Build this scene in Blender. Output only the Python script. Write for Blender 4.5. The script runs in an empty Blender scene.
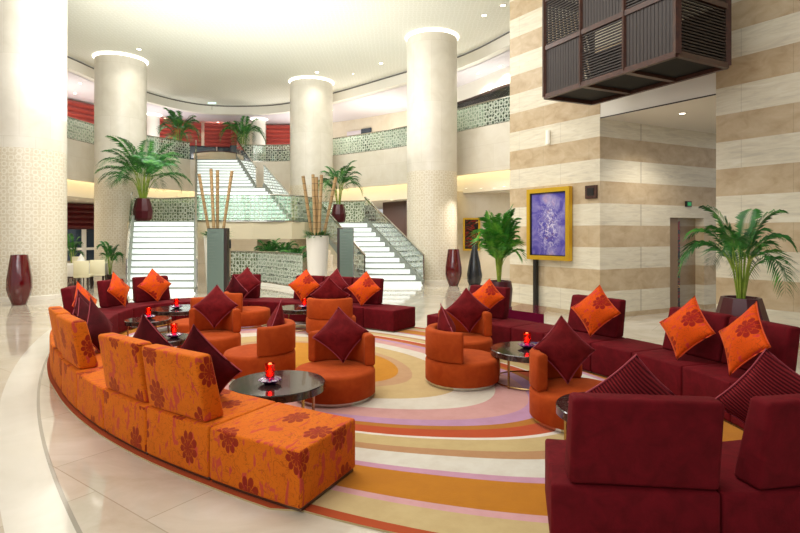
import bpy, bmesh, math, random
from mathutils import Vector, Matrix
random.seed(7)
PI = math.pi
sc = bpy.context.scene
COL = sc.collection
F, CX, HY, HC = 533.0, 400.0, 234.0, 1.8        # focal length (px), centre column, horizon row, camera height

def at(px, py, Y):
    return Vector(((px-CX)/F*Y, Y, HC-(py-HY)/F*Y))
def gx(px, Y): return (px-CX)/F*Y

# ------------------------------------------------------------------ materials
def lin(c):
    if isinstance(c, str):
        c = [int(c[i:i+2], 16)/255 for i in (0, 2, 4)]
        c = [x/12.92 if x <= .04045 else ((x+.055)/1.055)**2.4 for x in c]
    return (c[0], c[1], c[2], 1)
class NT:
    def __init__(s, name):
        s.m = bpy.data.materials.new(name); s.m.use_nodes = True
        s.t = s.m.node_tree; s.b = s.t.nodes['Principled BSDF']; s.out = s.t.nodes['Material Output']
    def n(s, typ, props=None, **ins):
        nd = s.t.nodes.new(typ)
        for k, v in (props or {}).items(): setattr(nd, k, v)
        for k, v in ins.items():
            k2 = int(k[1:]) if k[0] == 'i' and k[1:].isdigit() else k.replace('_', ' ')
            s.set(nd.inputs[k2], v)
        return nd
    def set(s, sock, v):
        if isinstance(v, bpy.types.NodeSocket): s.t.links.new(v, sock)
        elif isinstance(v, bpy.types.Node): s.t.links.new(v.outputs[0], sock)
        else: sock.default_value = v
    def math(s, op, a, b=0.0, c=0.0, clamp=False):
        return s.n('ShaderNodeMath', {'operation': op, 'use_clamp': clamp}, i0=a, i1=b, i2=c).outputs[0]
    def vm(s, op, a, b=(0, 0, 0)):
        return s.n('ShaderNodeVectorMath', {'operation': op}, i0=a, i1=b).outputs[0]
    def mix(s, f, a, b, blend='MIX'):
        nd = s.t.nodes.new('ShaderNodeMix'); nd.data_type = 'RGBA'; nd.blend_type = blend
        s.set(nd.inputs[0], f); s.set(nd.inputs[6], a); s.set(nd.inputs[7], b)
        return nd.outputs[2]
    def coord(s, k='Object'): return s.n('ShaderNodeTexCoord').outputs[k]
    def noise(s, vec, scale, detail=3, rough=.5, dist=0):
        return s.n('ShaderNodeTexNoise', None, Vector=vec, Scale=scale, Detail=detail, Roughness=rough, Distortion=dist).outputs[0]
    def mapped(s, vec, scale):
        return s.vm('MULTIPLY', vec, scale)
    def ramp(s, f, stops, interp='LINEAR'):
        nd = s.t.nodes.new('ShaderNodeValToRGB'); cr = nd.color_ramp; cr.interpolation = interp
        while len(cr.elements) < len(stops): cr.elements.new(.5)
        for e, (p, c) in zip(cr.elements, stops): e.position = p; e.color = c
        s.set(nd.inputs[0], f); return nd.outputs[0]
    def xyz(s, vec):
        nd = s.n('ShaderNodeSeparateXYZ', None, Vector=vec); return nd.outputs
    def bump(s, h, strength=.3, dist=.01):
        nd = s.n('ShaderNodeBump', None, Height=h, Strength=strength, Distance=dist)
        s.set(s.b.inputs['Normal'], nd.outputs[0])
    def col(s, c): s.set(s.b.inputs['Base Color'], c)
    def p(s, **k):
        for a, v in k.items(): s.set(s.b.inputs[a.replace('_', ' ')], v)
        return s
def MAT(name, c, rough=.5, metal=0.0, emis=None, estr=0, **k):
    t = NT(name); t.col(lin(c)); t.p(Roughness=rough, Metallic=metal)
    if emis: t.p(Emission_Color=lin(emis), Emission_Strength=estr)
    t.p(**k); return t.m

# velvets -----------------------------------------------------------
def velvet(name, c, c2, sheen=.5, tint=None, rib=False):
    t = NT(name); v = t.coord('Object')
    n1 = t.noise(v, 9, 4, .6, .6)
    t.col(t.mix(t.ramp(n1, [(.35, (0, 0, 0, 1)), (.7, (1, 1, 1, 1))]), lin(c), lin(c2)))
    t.p(Roughness=.85, Sheen_Weight=sheen, Sheen_Roughness=.4, Sheen_Tint=lin(tint or c2), Specular_IOR_Level=.15)
    if rib:
        x = t.xyz(v)
        w = t.math('SINE', t.math('MULTIPLY', t.math('ADD', x[0], t.math('MULTIPLY', t.noise(v, 4), .02)), 330))
        t.col(t.mix(t.math('MULTIPLY_ADD', w, .5, .5), lin(c), lin(c2)))
        t.bump(w, .8, .004)
    else: t.bump(t.noise(v, 60, 2), .25, .004)
    return t.m
def floral(name, base, base2, mag, flow, scale=1.0, dense=2.05):
    t = NT(name); uv = t.coord('UV')
    n0 = t.noise(uv, 4.0*scale, 3, .5)
    c = t.mix(n0, lin(base), lin(base2))
    # vine lines
    n1 = t.noise(uv, 9*scale, 1.5, .5, 1.2)
    ln = t.math('LESS_THAN', t.math('ABSOLUTE', t.math('SUBTRACT', n1, .5)), .012)
    n1b = t.noise(t.vm('ADD', uv, (7.3, 2.1, 0)), 13*scale, 1.0, .5, 1.8)
    ln2 = t.math('LESS_THAN', t.math('ABSOLUTE', t.math('SUBTRACT', n1b, .47)), .012)
    c = t.mix(t.math('MULTIPLY', t.math('MAXIMUM', ln, ln2), .45), c, lin('8a3408'))
    # magenta leaf strokes
    rt = t.n('ShaderNodeMapping', None, Vector=uv, Rotation=(0, 0, .7), Scale=(15*scale, 6*scale, 1)).outputs[0]
    n2 = t.noise(rt, 1.0, 2, .5, .9)
    mk = t.ramp(n2, [(.575, (0, 0, 0, 1)), (.62, (1, 1, 1, 1))])
    c = t.mix(t.math('MULTIPLY', mk, .7), c, lin(mag))
    # flower heads
    vo = t.n('ShaderNodeTexVoronoi', {'voronoi_dimensions': '2D', 'feature': 'F1'}, Vector=uv, Scale=dense*scale, Randomness=.55)
    loc = t.vm('SUBTRACT', uv, vo.outputs['Position'])
    X = t.xyz(loc)
    x, y = X[0], t.math('MULTIPLY', X[1], .8)
    r = t.math('SQRT', t.math('ADD', t.math('MULTIPLY', x, x), t.math('MULTIPLY', y, y)))
    th = t.math('ARCTAN2', y, x)
    wob = t.math('MULTIPLY_ADD', t.math('SINE', t.math('ADD', th, .8)), .16, 1.0)
    pet = t.math('POWER', t.math('ABSOLUTE', t.math('COSINE', t.math('MULTIPLY_ADD', th, 4.5, 1.0))), .55)
    lim = t.math('MULTIPLY', wob, t.math('MULTIPLY_ADD', pet, .040/scale, .060/scale))
    fm = t.math('LESS_THAN', r, lim)
    gap = t.math('MULTIPLY', t.math('LESS_THAN', pet, .42), t.math('GREATER_THAN', r, .014/scale))
    ring = t.math('LESS_THAN', t.math('ABSOLUTE', t.math('SUBTRACT', r, t.math('MULTIPLY', lim, .52))), .0022/scale)
    fm = t.math('MULTIPLY', fm, t.math('MULTIPLY_ADD', t.math('MAXIMUM', gap, ring), -.62, .92))
    c = t.mix(fm, c, lin(flow))
    t.col(c)
    t.p(Roughness=.8, Sheen_Weight=.35, Sheen_Roughness=.45, Sheen_Tint=lin('ff9a50'), Specular_IOR_Level=.15)
    t.bump(t.noise(uv, 70, 2), .2, .003)
    return t.m
mt = {}
mt['orange_floral'] = floral('orange floral velvet', 'd9720f', 'c95c10', 'b8303c', '861a10')
mt['cushion_floral'] = floral('orange floral cushion velvet', 'e25a08', 'd24408', 'c82a3c', '8f1210', 1.0, 3.0)
mt['burgundy'] = velvet('burgundy ribbed velvet', '580810', '6c0d18', .12, '8a1a26')
mt['wine'] = velvet('wine cushion velvet', '5e0c10', '7a181c', .25, 'b04850')
mt['wine_dark'] = velvet('dark wine cushion velvet', '3c070d', '540e16', .35, '983038')
mt['wine_rib'] = velvet('ribbed wine cushion', '4c0c14', '93282e', .4, 'b04048', True)
mt['chair'] = velvet('burnt orange velvet', 'a23e12', 'b24a18', .25, 'f08a50')
mt['piping_w'] = MAT('wine piping', '9a3440', .7)
mt['piping_o'] = MAT('orange piping', 'd8480c', .7)
mt['plinth'] = MAT('bronze metal plinth', '6e5a4a', .3, .8)
mt['chrome'] = MAT('polished steel', 'c8c4bc', .15, 1.0)
mt['brass'] = MAT('pale brass', 'c0a070', .25, 1.0)
mt['gold'] = MAT('gilded frame', 'e0b838', .32, .75)
mt['pot'] = MAT('glossy maroon lacquer', '480c16', .3, 0, Specular_IOR_Level=.35)
mt['pot_red'] = MAT('glossy red lacquer', '56080e', .1, 0, Coat_Weight=.6)
mt['pot_black'] = MAT('charcoal lacquer', '26282c', .2)
mt['lacquer'] = MAT('glossy magenta lacquer', '6a1432', .08, 0, Coat_Weight=.8)
mt['white_pot'] = MAT('white ceramic', 'e8e4da', .3)
mt['soil'] = MAT('soil', '2a1c12', .95)
mt['black'] = MAT('black metal', '15120f', .4)
mt['white'] = MAT('white plaster', 'ece8de', .7)
mt['cloth'] = MAT('white table linen', 'f2ede2', .8)
mt['cream'] = MAT('cream leather', 'e8dfba', .5)
mt['darkwood'] = MAT('dark wood legs', '2c1a12', .4)
mt['stone_white'] = MAT('grey stone tread', '8a9086', .35)
mt['slot'] = MAT('grey shadow gap', '5c564a', .6)
mt['dark'] = MAT('dark opening', '120e0d', .6)
mt['tube_light'] = MAT('lamp lens', 'ffffff', .5, 0, 'fff4dc', 9)
mt['cove_light'] = MAT('cove lamp', 'ffffff', .5, 0, 'ffe6b0', 7)
mt['halo'] = MAT('column halo lamp', 'ffffff', .5, 0, 'fff8ea', 2.2)
mt['riser'] = MAT('backlit glass riser', 'f4f8f4', .3, 0, 'eef8f4', .62)
mt['sconce'] = MAT('alabaster lamp', 'f4f0e4', .4, 0, 'fff6e4', .15)
mt['flame'] = MAT('candle flame', 'fff0c0', .5, 0, 'ffa030', 30)
mt['holder'] = MAT('purple glass lotus', '5a1e5c', .15, 0, Coat_Weight=.7)
mt['exit'] = MAT('green lit exit sign', '106030', .4, 0, '40d878', .25)
mt['exit_pale'] = MAT('pale green lit exit sign', 'c0e8d8', .4, 0, 'd0fff0', .9)

def redglass():
    t = NT('red candle glass')
    tr = t.n('ShaderNodeBsdfTransparent', None, Color=(.75, .05, .02, 1)); gl = t.n('ShaderNodeBsdfGlossy', None, Color=(1, .6, .5, 1), Roughness=.08); df = t.n('ShaderNodeBsdfTranslucent', None, Color=(.9, .08, .03, 1))
    m1 = t.n('ShaderNodeMixShader', None, i0=.05, i1=tr.outputs[0], i2=df.outputs[0])
    t.set(t.out.inputs[0], t.n('ShaderNodeMixShader', None, i0=.12, i1=m1.outputs[0], i2=gl.outputs[0]).outputs[0]); return t.m
mt['red_glass'] = redglass()

def tabletop():
    t = NT('dark veined tabletop'); v = t.coord('Object')
    n = t.noise(t.mapped(v, (3, 14, 3)), 2.2, 5, .6, .8)
    t.col(t.ramp(n, [(.35, lin('1c1412')), (.55, lin('3a2a26')), (.7, lin('5a4c46'))]))
    t.p(Roughness=.14, Coat_Weight=.35, Specular_IOR_Level=.4); return t.m
mt['table'] = tabletop()
def bamboo():
    t = NT('bamboo'); v = t.coord('Object'); z = t.xyz(v)[2]
    fr = t.math('FRACT', t.math('MULTIPLY', z, 5.2))
    t.col(t.mix(t.math('LESS_THAN', fr, .10), t.mix(t.noise(v, 6), lin('b49668'), lin('94744a')), lin('66502e')))
    t.p(Roughness=.5); return t.m
mt['bamboo'] = bamboo()
def leaf(name, a, b, c):
    t = NT(name); v = t.coord('Object')
    t.col(t.ramp(t.noise(v, 3.5, 3, .6), [(.3, lin(a)), (.52, lin(b)), (.75, lin(c))]))
    t.p(Roughness=.45, Specular_IOR_Level=.4, Subsurface_Weight=.0); return t.m
mt['leaf'] = leaf('palm leaf', '12401a', '2c6e28', '62a03a')
mt['leaf_light'] = leaf('fresh palm leaf', '1f5c1c', '3f8a26', '8cc040')
mt['stem'] = leaf('palm stem', '4f6a1c', '86a034', 'b0b850')

def stripes_wall(dim=0.0):
    t = NT('banded limestone and travertine'); v = t.coord('Object'); X = t.xyz(v); z = X[2]
    u = t.math('MULTIPLY_ADD', X[0], .6, t.math('MULTIPLY', X[1], -.8))
    fr = t.math('FRACT', t.math('DIVIDE', t.math('SUBTRACT', z, .575-9.4), .94))
    br = t.math('MAXIMUM', t.math('LESS_THAN', fr, .5), t.math('LESS_THAN', z, .105))
    vn = t.noise(t.mapped(v, (1.2, 1.2, 9)), 1.6, 6, .65, .9)
    light = t.ramp(vn, [(.3, lin('cfc6b2')), (.5, lin('e0d7bf')), (.72, lin('e9e3d1'))])
    brown = t.ramp(t.noise(t.mapped(v, (2, 2, 3)), 1.5, 5, .6, .5), [(.3, lin('b59c7a')), (.5, lin('c4ae8c')), (.72, lin('d0bd9e'))])
    c = t.mix(br, light, brown)
    j = t.math('LESS_THAN', t.math('FRACT', t.math('MULTIPLY', t.math('ADD', u, t.math('MULTIPLY', br, .5)), .8)), .006)
    c = t.mix(t.math('MULTIPLY', j, .35), c, lin('7d6a50'))
    if dim: c = t.mix(dim, c, lin('7a604a'), 'MULTIPLY')  # niche copy: recess shade multiplied into the stone colour
    t.col(c); t.p(Roughness=.35, Specular_IOR_Level=.35)
    return t.m
mt['stripes'] = stripes_wall(); mt['stripes_shaded'] = stripes_wall(.6)

def stone(name, a, b, tile=(1.2, .6), rough=.35, pat=None, coord='UV', jcol='b8a888'):
    t = NT(name); v = t.coord(coord)
    n = t.noise(t.mapped(v, (1.3, 1.3, 1.3)), 1.2, 5, .6, .6)
    c = t.ramp(n, [(.3, lin(a)), (.7, lin(b))])
    br = t.n('ShaderNodeTexBrick', {'offset': .5}, Vector=v, Color1=(1, 1, 1, 1), Color2=(.94, .94, .92, 1), Mortar=(.84, .82, .78, 1), Scale=1.0, Mortar_Size=.006, Brick_Width=tile[0], Row_Height=tile[1])
    c = t.mix(.8, c, br.outputs[0], 'MULTIPLY')
    if pat:
        vo = t.n('ShaderNodeTexVoronoi', {'voronoi_dimensions': '2D', 'feature': 'F1'}, Vector=v, Scale=5.5, Randomness=.25)
        ring = t.math('LESS_THAN', t.math('ABSOLUTE', t.math('SUBTRACT', vo.outputs['Distance'], .36)), .07)
        ve = t.n('ShaderNodeTexVoronoi', {'voronoi_dimensions': '2D', 'feature': 'DISTANCE_TO_EDGE'}, Vector=v, Scale=11, Randomness=.35)
        ring = t.math('MAXIMUM', ring, t.math('LESS_THAN', ve.outputs['Distance'], .06))
        z = t.xyz(v)[1]
        msk = t.math('MULTIPLY', ring, t.math('LESS_THAN', z, pat))
        base = t.mix(t.math('MULTIPLY', t.math('LESS_THAN', z, pat), .7), c, lin('d3c5a8'))
        c = t.mix(t.math('MULTIPLY', msk, .65), base, lin('efeadc'))
    t.col(c); t.p(Roughness=rough)
    return t.m
mt['column'] = stone('column limestone with etched lattice', 'dad3c5', 'e8e2d6', (.73, 2.2), .35, 4.1)
mt['fascia'] = stone('cream limestone', 'e2dacb', 'ece6da', (1.6, .85))
mt['cream_wall'] = stone('cream wall stone', 'dcd0b8', 'e8dfcc', (2.0, 1.1))
mt['landing'] = MAT('cream render', 'd2c6a8', .6)
mt['pale_wall'] = MAT('pale lilac wall', 'dcd4dc', .7)
mt['brown_wall'] = MAT('dark brown timber wall', '3a2018', .5)
mt['lit_shop'] = MAT('pale shop interior', 'dfe8dc', .6)

def ceil_mat():
    t = NT('cream patterned ceiling'); v = t.coord('Object')
    vo = t.n('ShaderNodeTexVoronoi', {'voronoi_dimensions': '2D', 'feature': 'DISTANCE_TO_EDGE'}, Vector=v, Scale=6.5, Randomness=.5)
    m = t.math('LESS_THAN', vo.outputs['Distance'], .09)
    t.col(t.mix(t.math('MULTIPLY', m, .4), lin('deddd0'), lin('f0f0e8'))); t.p(Roughness=.8)
    return t.m
mt['ceiling'] = ceil_mat()
mt['upper_ceiling'] = MAT('lilac white ceiling', 'dcd6da', .8)

def floor_mat():
    t = NT('polished beige marble'); v = t.coord('Object')
    n = t.noise(t.mapped(v, (1, 1.6, 1)), .9, 6, .62, 1.2)
    c = t.ramp(n, [(.3, lin('c3b8a4')), (.5, lin('d0c7b6')), (.7, lin('dcd5c8'))])
    br = t.n('ShaderNodeTexBrick', {'offset': .5}, Vector=t.n('ShaderNodeMapping', None, Vector=v, Rotation=(0, 0, .62)).outputs[0], Color1=(1, 1, 1, 1), Color2=(.87, .85, .82, 1), Mortar=(.6, .57, .52, 1), Scale=1.0, Mortar_Size=.004, Brick_Width=1.3, Row_Height=.9)
    c = t.mix(.85, c, br.outputs[0], 'MULTIPLY')
    d = t.vm('SUBTRACT', v, (16.8, 19.8, 0)); X = t.xyz(d)
    r = t.math('SQRT', t.math('ADD', t.math('MULTIPLY', X[0], X[0]), t.math('MULTIPLY', X[1], X[1])))
    pale = t.ramp(t.noise(v, 1.3, 5, .6, .8), [(.3, lin('cfc9ba')), (.7, lin('ddd8cc'))])
    c = t.mix(t.math('MULTIPLY', t.math('GREATER_THAN', r, 25.03), t.math('LESS_THAN', r, 25.36)), c, pale)
    c = t.mix(t.math('GREATER_THAN', r, 25.36), c, t.mix(.25, c, lin('a8947a')))
    l = t.math('LESS_THAN', t.math('ABSOLUTE', t.math('SUBTRACT', r, 25.02)), .014)
    c = t.mix(t.math('MULTIPLY', l, .8), c, lin('8a8478'))
    t.col(c); t.p(Roughness=.07, Specular_IOR_Level=.6, Coat_Weight=.25, Coat_Roughness=.03)
    return t.m
mt['floor'] = floor_mat()

EC = Vector((-.954, 7.329)); EA, EB = 5.78, 3.012; EM = Vector((.74395, -.66824)); EN = Vector((.66824, .74395))
def carpet_mat():
    t = NT('striped wool carpet'); v = t.coord('Object')
    nz = t.n('ShaderNodeTexNoise', None, Vector=v, Scale=.35, Detail=1.0)
    d = t.vm('SUBTRACT', v, (EC.x, EC.y, 0)); X = t.xyz(d)
    a = t.math('DIVIDE', t.math('ADD', t.math('MULTIPLY', X[0], EM.x), t.math('MULTIPLY', X[1], EM.y)), EA)
    b = t.math('DIVIDE', t.math('ADD', t.math('MULTIPLY', X[0], EN.x), t.math('MULTIPLY', X[1], EN.y)), EB)
    r0 = t.math('SQRT', t.math('ADD', t.math('MULTIPLY', a, a), t.math('MULTIPLY', b, b)))
    a = t.math('MULTIPLY_ADD', t.math('SUBTRACT', 1.0, r0, 0, True), .10, a)
    r = t.math('SQRT', t.math('ADD', t.math('MULTIPLY', a, a), t.math('MULTIPLY', b, b)))
    fall = t.math('SUBTRACT', 1.0, r, 0, True)
    r2 = t.math('ADD', r, t.math('MULTIPLY', t.math('MULTIPLY', t.math('SUBTRACT', nz.outputs[0], .5), .22), fall))
    S = [(0, (.75, .50, .08)), (.265, (.72, .57, .42)), (.30, (.75, .65, .45)), (.40, (.81, .78, .72)), (.475, (.77, .58, .56)), (.538, (.70, .53, .65)),
         (.574, (.67, .42, .09)), (.594, (.69, .27, .08)), (.632, (.86, .82, .78)), (.642, (.75, .66, .46)), (.69, (.69, .52, .36)), (.718, (.82, .80, .75)),
         (.785, (.75, .56, .65)), (.803, (.71, .45, .04)), (.902, (.80, .61, .62)), (.92, (.76, .67, .48))]
    S = [(p, [((x+.055)/1.055)**2.4 for x in c]) for p, c in S]
    stops = [(p/1.25, lin(c)) for p, c in S]
    c = t.ramp(t.math('DIVIDE', r2, 1.25), stops, 'CONSTANT')
    # two small blobs near the centre
    mot = t.noise(v, 5, 4, .7)
    c = t.mix(t.ramp(mot, [(.35, (.16, .16, .16, 1)), (.6, (0, 0, 0, 1))]), c, t.mix(1.0, c, lin('c0a080'), 'MULTIPLY'))
    t.col(c); t.p(Roughness=.95, Specular_IOR_Level=.1, Sheen_Weight=.15)
    t.bump(t.noise(v, 120, 2), .4, .004)
    return t.m
mt['carpet'] = carpet_mat()

def glass_mat(name, patt=True, tint='e4f4ea', dens=3.2, k=1.3, pm=.9):
    t = NT(name); uv = t.coord('UV')
    tr = t.n('ShaderNodeBsdfTransparent', None, Color=lin(tint)); gl = t.n('ShaderNodeBsdfGlossy', None, Color=(1, 1, 1, 1), Roughness=.03)
    fr = t.n('ShaderNodeFresnel', None, IOR=1.45)
    mx = t.n('ShaderNodeMixShader', None, i0=t.math('MULTIPLY', fr.outputs[0], k, 0, True), i1=tr, i2=gl)
    fin = mx
    if patt:
        vo = t.n('ShaderNodeTexVoronoi', {'voronoi_dimensions': '2D', 'feature': 'F1'}, Vector=uv, Scale=dens, Randomness=.3)
        ring = t.math('LESS_THAN', t.math('ABSOLUTE', t.math('SUBTRACT', vo.outputs['Distance'], .36)), .06)
        ve = t.n('ShaderNodeTexVoronoi', {'voronoi_dimensions': '2D', 'feature': 'DISTANCE_TO_EDGE'}, Vector=uv, Scale=dens*2, Randomness=.4)
        ring = t.math('MAXIMUM', ring, t.math('LESS_THAN', ve.outputs['Distance'], .075))
        df = t.n('ShaderNodeBsdfDiffuse', None, Color=lin('eef2ea')); tl = t.n('ShaderNodeBsdfTranslucent', None, Color=lin('eef2ea'))
        fz = t.n('ShaderNodeMixShader', None, i0=.45, i1=df, i2=tl)
        fin = t.n('ShaderNodeMixShader', None, i0=t.math('MULTIPLY', ring, pm), i1=mx, i2=fz)
    t.set(t.out.inputs[0], fin.outputs[0]); return t.m
mt['glass_pat'] = glass_mat('etched lattice glass', tint='c6d8cc', dens=4.0)
mt['glass_soft'] = glass_mat('faintly etched glass', True, k=1.3, pm=.4)
mt['glass_stair'] = glass_mat('mirror etched stair glass', True, k=4.5, pm=.45)
mt['glass'] = glass_mat('clear glass', False)
mt['window'] = MAT('dim window glass', '2c3a48', .05, 0, Coat_Weight=.5)

def wood_dark():
    t = NT('dark walnut'); v = t.coord('Object')
    t.col(t.ramp(t.noise(t.mapped(v, (6, 6, 6)), 1.2, 4, .6, 1), [(.3, lin('351f18')), (.7, lin('513024'))])); t.p(Roughness=.35); return t.m
mt['walnut'] = wood_dark()
mt['walnut_slat'] = MAT('dark walnut slats', '24150f', .5)
def red_blind():
    t = NT('red silk blind'); uv = t.coord('UV'); z = t.xyz(uv)[1]
    n = t.noise(t.mapped(uv, (.5, 5, 1)), 1.5, 3, .5)
    t.col(t.mix(n, lin('8e1e18'), lin('b8402a'))); t.p(Roughness=.5, Sheen_Weight=.4); return t.m
mt['blind'] = red_blind()
mt['blind_dark'] = MAT('maroon silk blind', '5a1216', .5)
def art():
    t = NT('abstract violet painting'); uv = t.coord('UV')
    c = t.ramp(t.noise(uv, 2.2, 4, .6, .8), [(.3, lin('2c2a8c')), (.45, lin('5a50a8')), (.6, lin('8c84bc')), (.75, lin('b894b0'))])
    n = t.noise(uv, 9, 4, .7, 1.5)
    X = t.xyz(uv)
    dx = t.math('SUBTRACT', X[0], .68); dy = t.math('MULTIPLY', t.math('SUBTRACT', X[1], .75), .6)
    m = t.math('SUBTRACT', 1.0, t.math('MULTIPLY', t.math('SQRT', t.math('ADD', t.math('MULTIPLY', dx, dx), t.math('MULTIPLY', dy, dy))), 2.0), 0, True)
    k = t.math('MULTIPLY', t.math('GREATER_THAN', n, .53), m)
    c = t.mix(k, c, lin('e4dcea'))
    n2 = t.noise(t.vm('ADD', uv, (3, 5, 0)), 11, 3, .7, 1.5)
    c = t.mix(t.math('MULTIPLY', t.math('GREATER_THAN', n2, .62), m), c, lin('6a2050'))
    t.col(c); t.p(Roughness=.35); return t.m
mt['art'] = art()
def strip_art():
    t = NT('coloured glass strip'); v = t.coord('Object'); X = t.xyz(v)
    n = t.noise(t.mapped(v, (1.5, 1.5, 5)), 1.6, 2, .6)
    t.col(t.ramp(n, [(.35, lin('1a0c0c')), (.48, lin('7a1414')), (.55, lin('1c1410')), (.66, lin('d0a060')), (.72, lin('301018'))], 'CONSTANT')); t.p(Roughness=.15); return t.m
mt['strip_art'] = strip_art()
mt['totem'] = MAT('green grey glass panel', '6c7d73', .25, .2)
mt['totem_text'] = MAT('etched lettering', '5c6a62', .5)

# ------------------------------------------------------------------ object helpers
def tag(o, label=None, cat=None, group=None, kind=None):
    if label: o['label'] = label
    if cat: o['category'] = cat
    if group: o['group'] = group
    if kind: o['kind'] = kind
    return o
def empty(name, loc, label, cat, group=None, rz=0.0, kind=None):
    o = bpy.data.objects.new(name, None); COL.objects.link(o); o.location = loc; o.rotation_euler = (0, 0, rz)
    o.empty_display_size = .1
    return tag(o, label, cat, group, kind)
def link(name, me, m=None, parent=None, local=False, smooth=None):
    if m is not None and not me.materials: me.materials.append(mt[m])
    o = bpy.data.objects.new(name, me); COL.objects.link(o)
    if parent is not None:
        if not local:
            off = Vector(parent.location)
            pp = parent.parent
            while pp is not None: off += Vector(pp.location); pp = pp.parent
            me.transform(Matrix.Translation(-off))
        o.parent = parent
    if smooth is not None:
        me.shade_smooth(); me.set_sharp_from_angle(angle=math.radians(smooth))
    return o
def copy_tree(o, parent=None):
    c = o.copy(); COL.objects.link(c)
    if parent is not None: c.parent = parent
    for ch in o.children: copy_tree(ch, c)
    return c

class MB:
    def __init__(s): s.v = []; s.f = []; s.uv = {}
    def add(s, vs, fs, uvs=None):
        o = len(s.v); s.v += [tuple(v) for v in vs]; s.f += [tuple(i+o for i in f) for f in fs]
        if uvs:
            for i, u in enumerate(uvs): s.uv[o+i] = u
        return s
    def box(s, x0, x1, y0, y1, z0, z1):
        return s.add([(x, y, z) for z in (z0, z1) for x, y in ((x0, y0), (x1, y0), (x1, y1), (x0, y1))],
                     [(3, 2, 1, 0), (4, 5, 6, 7), (0, 1, 5, 4), (1, 2, 6, 5), (2, 3, 7, 6), (3, 0, 4, 7)])
    def hexa(s, P):   # 8 points: bottom 4 then top 4
        return s.add(P, [(3, 2, 1, 0), (4, 5, 6, 7), (0, 1, 5, 4), (1, 2, 6, 5), (2, 3, 7, 6), (3, 0, 4, 7)])
    def bar(s, a, b, w, h, up=(0, 0, 1)):
        a = Vector(a); b = Vector(b); d = (b-a).normalized(); u = Vector(up)
        sd = d.cross(u)
        if sd.length < 1e-4: sd = d.cross(Vector((1, 0, 0)))
        sd.normalize(); u = sd.cross(d)
        P = [p+sd*i*w/2+u*j*h/2 for p in (a, b) for i, j in ((-1, -1), (1, -1), (1, 1), (-1, 1))]
        return s.add(P, [(3, 2, 1, 0), (4, 5, 6, 7), (0, 1, 5, 4), (1, 2, 6, 5), (2, 3, 7, 6), (3, 0, 4, 7)])
    def tube(s, pts, r, n=8, r1=None, cap=True):
        pts = [Vector(p) for p in pts]; vs = []; fs = []; m = len(pts)
        ref = Vector((0, 0, 1))
        for i, p in enumerate(pts):
            d = (pts[min(i+1, m-1)]-pts[max(i-1, 0)]).normalized()
            a = d.cross(ref)
            if a.length < .1: a = d.cross(Vector((1, 0, 0)))
            a.normalize(); b = d.cross(a)
            rr = r if r1 is None else r+(r1-r)*i/(m-1)
            for k in range(n):
                t = 2*PI*k/n; vs.append(p+a*math.cos(t)*rr+b*math.sin(t)*rr)
        for i in range(m-1):
            for k in range(n):
                fs.append((i*n+k, i*n+(k+1) % n, (i+1)*n+(k+1) % n, (i+1)*n+k))
        if cap: fs.append(tuple(range(n-1, -1, -1))); fs.append(tuple(range((m-1)*n, m*n)))
        return s.add(vs, fs)
    def lathe(s, prof, c=(0, 0), n=32, fac=None, R0=None, closed=False):
        vs = []; fs = []; uv = []
        for k in range(n+1):
            t = 2*PI*k/n; q = fac(t) if fac else 1
            for r, z in prof:
                vs.append((c[0]+r*q*math.cos(t), c[1]+r*q*math.sin(t), z)); uv.append((t*(R0 or 1), z))
        m = len(prof)
        for k in range(n):
            for i in range(m-1): fs.append((k*m+i, (k+1)*m+i, (k+1)*m+i+1, k*m+i+1))
        return s.add(vs, fs, uv)
    def ribbon(s, pts, z0, z1, th=0.0, uo=0.0):
        # vertical wall following pts; th = thickness to the left of travel
        n = len(pts); u = uo; U = []
        for i, p in enumerate(pts):
            if i: u += math.dist(pts[i-1][:2], p[:2])
            U.append(u)
        q = offset(pts, th) if th else None
        zz0 = z0 if callable(z0) else (lambda i: z0); zz1 = z1 if callable(z1) else (lambda i: z1)
        def strip(A, flip):
            vs = []; uv = []
            for i, p in enumerate(A):
                vs += [(p[0], p[1], zz0(i)), (p[0], p[1], zz1(i))]; uv += [(U[i], zz0(i)), (U[i], zz1(i))]
            fs = [(2*i, 2*i+2, 2*i+3, 2*i+1) if not flip else (2*i, 2*i+1, 2*i+3, 2*i+2) for i in range(n-1)]
            s.add(vs, fs, uv)
        strip(pts, False)
        if q:
            strip(q, True)
            for zf, fl in ((zz0, True), (zz1, False)):
                vs = []; uv = []
                for i in range(n):
                    vs += [(pts[i][0], pts[i][1], zf(i)), (q[i][0], q[i][1], zf(i))]; uv += [(U[i], 0), (U[i], th)]
                s.add(vs, [(2*i, 2*i+1, 2*i+3, 2*i+2) if fl else (2*i, 2*i+2, 2*i+3, 2*i+1) for i in range(n-1)], uv)
            for i, fl in ((0, False), (n-1, True)):
                P = [(pts[i][0], pts[i][1], zz0(i)), (pts[i][0], pts[i][1], zz1(i)), (q[i][0], q[i][1], zz1(i)), (q[i][0], q[i][1], zz0(i))]
                s.add(P, [(0, 1, 2, 3) if not fl else (3, 2, 1, 0)], [(0, zz0(i)), (0, zz1(i)), (th, zz1(i)), (th, zz0(i))])
        return s
    def flat(s, A, B, z, down=True):
        n = len(A); vs = []; uv = []
        for i in range(n): vs += [(A[i][0], A[i][1], z), (B[i][0], B[i][1], z)]; uv += [A[i][:2], B[i][:2]]
        return s.add(vs, [(2*i, 2*i+1, 2*i+3, 2*i+2) if down else (2*i, 2*i+2, 2*i+3, 2*i+1) for i in range(n-1)], uv)
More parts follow.
